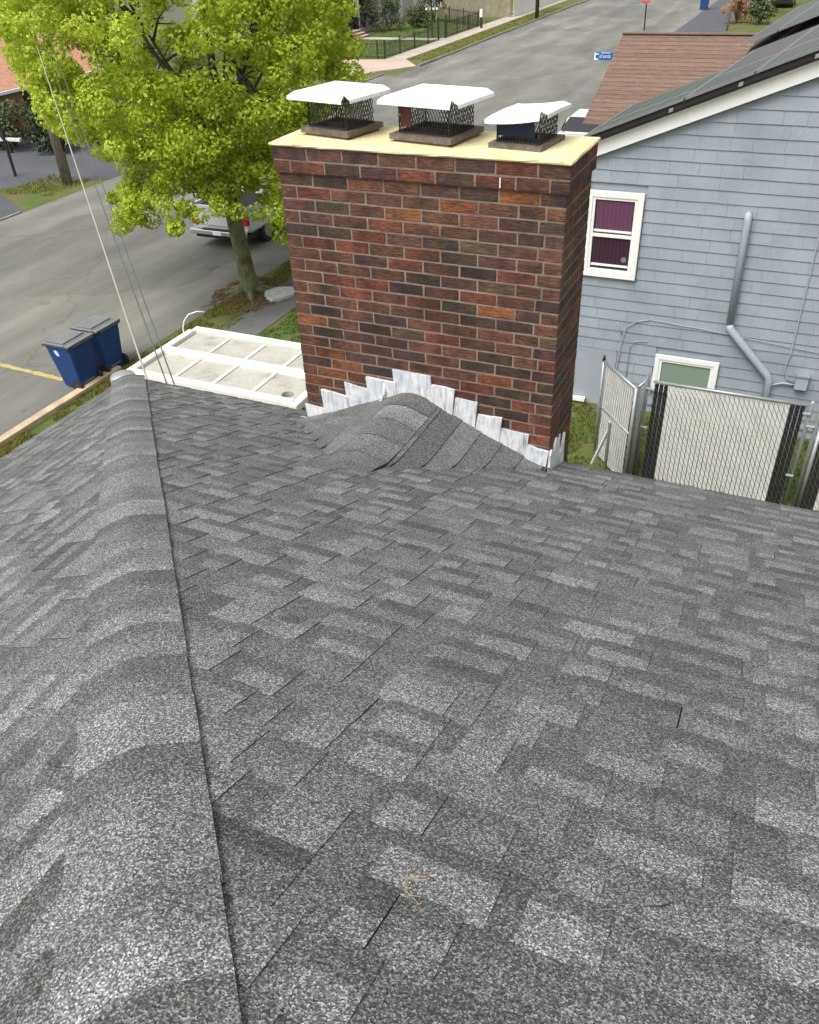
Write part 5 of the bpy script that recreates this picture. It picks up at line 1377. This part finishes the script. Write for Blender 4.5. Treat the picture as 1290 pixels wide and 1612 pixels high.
# ================================================================ FAR FENCES
def board_fence(name, label, A, B, h, m, bw=.30):
    A = Vector(A); B = Vector(B); d = (B - A); L = d.length; d.normalize(); nrm = Vector((-d.y, d.x, 0))
    t = thing(name, label, 'fence', A); n = int(L / bw)
    for i in range(n):
        c = A + d * (i + .5) * bw + nrm * rnd(-.008, .008); hh = h + rnd(-.03, .03); mb = MB()
        mb.obox(c + Vector((0, 0, hh / 2)), d * (bw / 2 - .008), nrm * .012, Vector((0, 0, hh / 2))); mb.build('board', m, t)
    for z in (.4, h - .4):
        mb = MB(); mb.bar(A + nrm * .04 + Vector((0, 0, z)), B + nrm * .04 + Vector((0, 0, z)), .05, .09); mb.build('rail', m, t)
board_fence('wooden_fence', 'tall weathered wooden board fence far across the street', (-31.5, 78.0, 0), (-24.1, 76.0, 0), 2.1, 'wood_fence', .2)
board_fence('vinyl_fence', 'white vinyl fence running along the far sidewalk', (-24.0, 76.3, 0), (-24.6, 104, 0), 1.9, 'white_fence', .45)
def iron_fence(label, pts, h, m, gap=.13, postgap=2.4, tall=None):
    t = thing('iron_fence', label, 'fence', pts[0])
    pk = MB()
    for A, B in zip(pts, pts[1:]):
        A = Vector(A); B = Vector(B); d = B - A; L = d.length; d.normalize()
        for z in (.15, h - .12):
            mb = MB(); mb.bar(A + Vector((0, 0, z)), B + Vector((0, 0, z)), .025, .03); mb.build('rail', m, t)
        u = 0
        while u < L: p = A + d * u; pk.bar(p + Vector((0, 0, .05)), p + Vector((0, 0, h)), .016, .016); u += gap
        u = 0
        while u <= L + .01:
            p = A + d * u; mb = MB(); mb.bar(p, p + Vector((0, 0, h + .12)), .07, .07); mb.build('post', m, t); u += postgap
    stuff(pk.build('picket', m, t, fixn=False)); return t
iron_fence('black iron fence along the sidewalk left of the garden gate', [(-32.5, 51.9, 0), (-24.75, 51.9, 0), (-24.7, 60.7, 0)], 1.0, 'dark_iron')
iron_fence('black iron fence right of the garden gate, ending by the wooden fence', [(-24.7, 62.3, 0), (-24.6, 69.2, 0), (-30, 73.5, 0)], 1.1, 'dark_iron')
iron_fence('dark railing in front of the brick garage across the street', [(-32.5, 24.2, 0), (-28.4, 24.6, 0), (-24.5, 27.5, 0), (-22.6, 31.5, 0)], 1.05, 'dark_iron')
gt = thing('garden_gate', 'black iron garden gate at the end of the concrete path', 'gate', (-24.6, 61.5, 0))
for y in (60.75, 62.25):
    mb = MB(); mb.bar((-24.6, y, 0), (-24.6, y, 1.5), .11, .11); mb.build('gate_post', 'dark_iron', gt)
    mb = MB(); mb.tube([(-24.6, y, 1.5), (-24.6, y, 1.6)], [.09, .03], 8); mb.build('finial', 'dark_iron', gt)
mb = MB()
for i in range(9): mb.bar((-24.6, 60.85 + i * .16, .1), (-24.6, 60.85 + i * .16, 1.15), .018, .018)
mb.build('gate_leaf', 'dark_iron', gt)
lp = thing('lamp_post', 'black garden lamp post with a small white name board', 'lamp post', (-25.8, 62.4, 0))
mb = MB(); mb.tube([(-25.8, 62.4, 0), (-25.8, 62.4, 2.5)], .05, 8); mb.build('post', 'dark_iron', lp)
mb = MB(); mb.tube([(-25.8, 62.4, 2.5), (-25.8, 62.4, 2.58), (-25.8, 62.4, 2.85), (-25.8, 62.4, 3.0)], [.06, .12, .15, .03], 8); mb.build('lantern', 'dark_iron', lp)
mb = MB(); mb.bar((-26.2, 62.2, 2.1), (-25.3, 62.6, 2.1), .03, .03); mb.build('arm', 'dark_iron', lp)
mb = MB()
for i, s in enumerate((.14, .05, .12, .12)): mb.obox((-26.15 + i * .24, 62.2 + i * .1, 1.93), (s / 2, s / 5, 0), (.01, -.02, 0), (0, 0, .07))
mb.build('name_letters', 'sign_white', lp)
mb = MB(); mb.bar((-24.05, 68.4, 0), (-24.05, 68.4, .8), .16, .16); mp_ = mb.build('bollard', 'dark_iron'); tag(place(mp_, (-24.05, 68.4, 0)), 'white capped marker post at the far sidewalk edge', 'post')
mb = MB(); mb.bar((-24.05, 68.4, .8), (-24.05, 68.4, 1.35), .2, .2); mb.build('white_cap', 'white_fence', mp_)
# white rail at left edge, across the street
mb = MB(); mb.bar((-33.0, 23.7, .55), (-29.0, 24.1, .55), .16, .14); o = mb.build('barrier_rail', 'white_fence', bevel=.02); tag(place(o, (-31, 23.9, 0)), 'white horizontal barrier rail at the left edge of the photo', 'rail')
for x in (-32.2, -29.6):
    mb = MB(); mb.bar((x, 23.95, 0), (x, 23.95, .5), .1, .1); mb.build('leg', 'dark_iron', o)
# far blue bin
t = thing('wheelie_bin', 'small far-off blue bin standing behind the brown roof ridge', 'bin', (-8.75, 82.3, 0), 'blue wheeled bins at the curb')
mb = MB(); loft(mb, [(82.0, [(-9.05, .05), (-8.45, .05), (-8.4, 1.05), (-9.1, 1.05)]), (82.65, [(-9.05, .05), (-8.45, .05), (-8.4, 1.05), (-9.1, 1.05)])]); mb.build('body', 'bin_blue', t)
mb = MB(); mb.box(-9.13, -8.37, 81.97, 82.7, 1.051, 1.11); mb.build('lid', 'bin_dark', t)

# ================================================================ SMALL THINGS ON THE ROOF
def on_roof(x, y, h=.014): return Vector((x, y, rz(x, y) + h))
mb = MB(); rng = random.Random(3)
pts0 = [(2.330, -3.352), (2.314, -3.357), (2.301, -3.370), (2.303, -3.390), (2.316, -3.402), (2.340, -3.399), (2.365, -3.402)]
for rep in range(5):
    pp = [on_roof(x + rng.uniform(-.008, .008), y + rng.uniform(-.008, .008), .014 + rng.uniform(0, .005)) for x, y in pts0]
    a = rng.randint(0, 3); mb.tube(pp[a:a + 4], .00045, 4)
o = mb.build('straw_wisp', 'straw', fixn=False); tag(place(o, on_roof(2.32, -3.38)), 'small curled wisp of yellow straw lying on the foreground shingles', 'straw')
mb = MB(); mb.tube([on_roof(2.672, -3.222, .016), on_roof(2.688, -3.212, .017), on_roof(2.704, -3.194, .016)], [.001, .002, .001], 5)
o = mb.build('twig', 'twig'); tag(place(o, on_roof(2.688, -3.21)), 'tiny dark twig caught on the shingles at the lower right', 'twig')
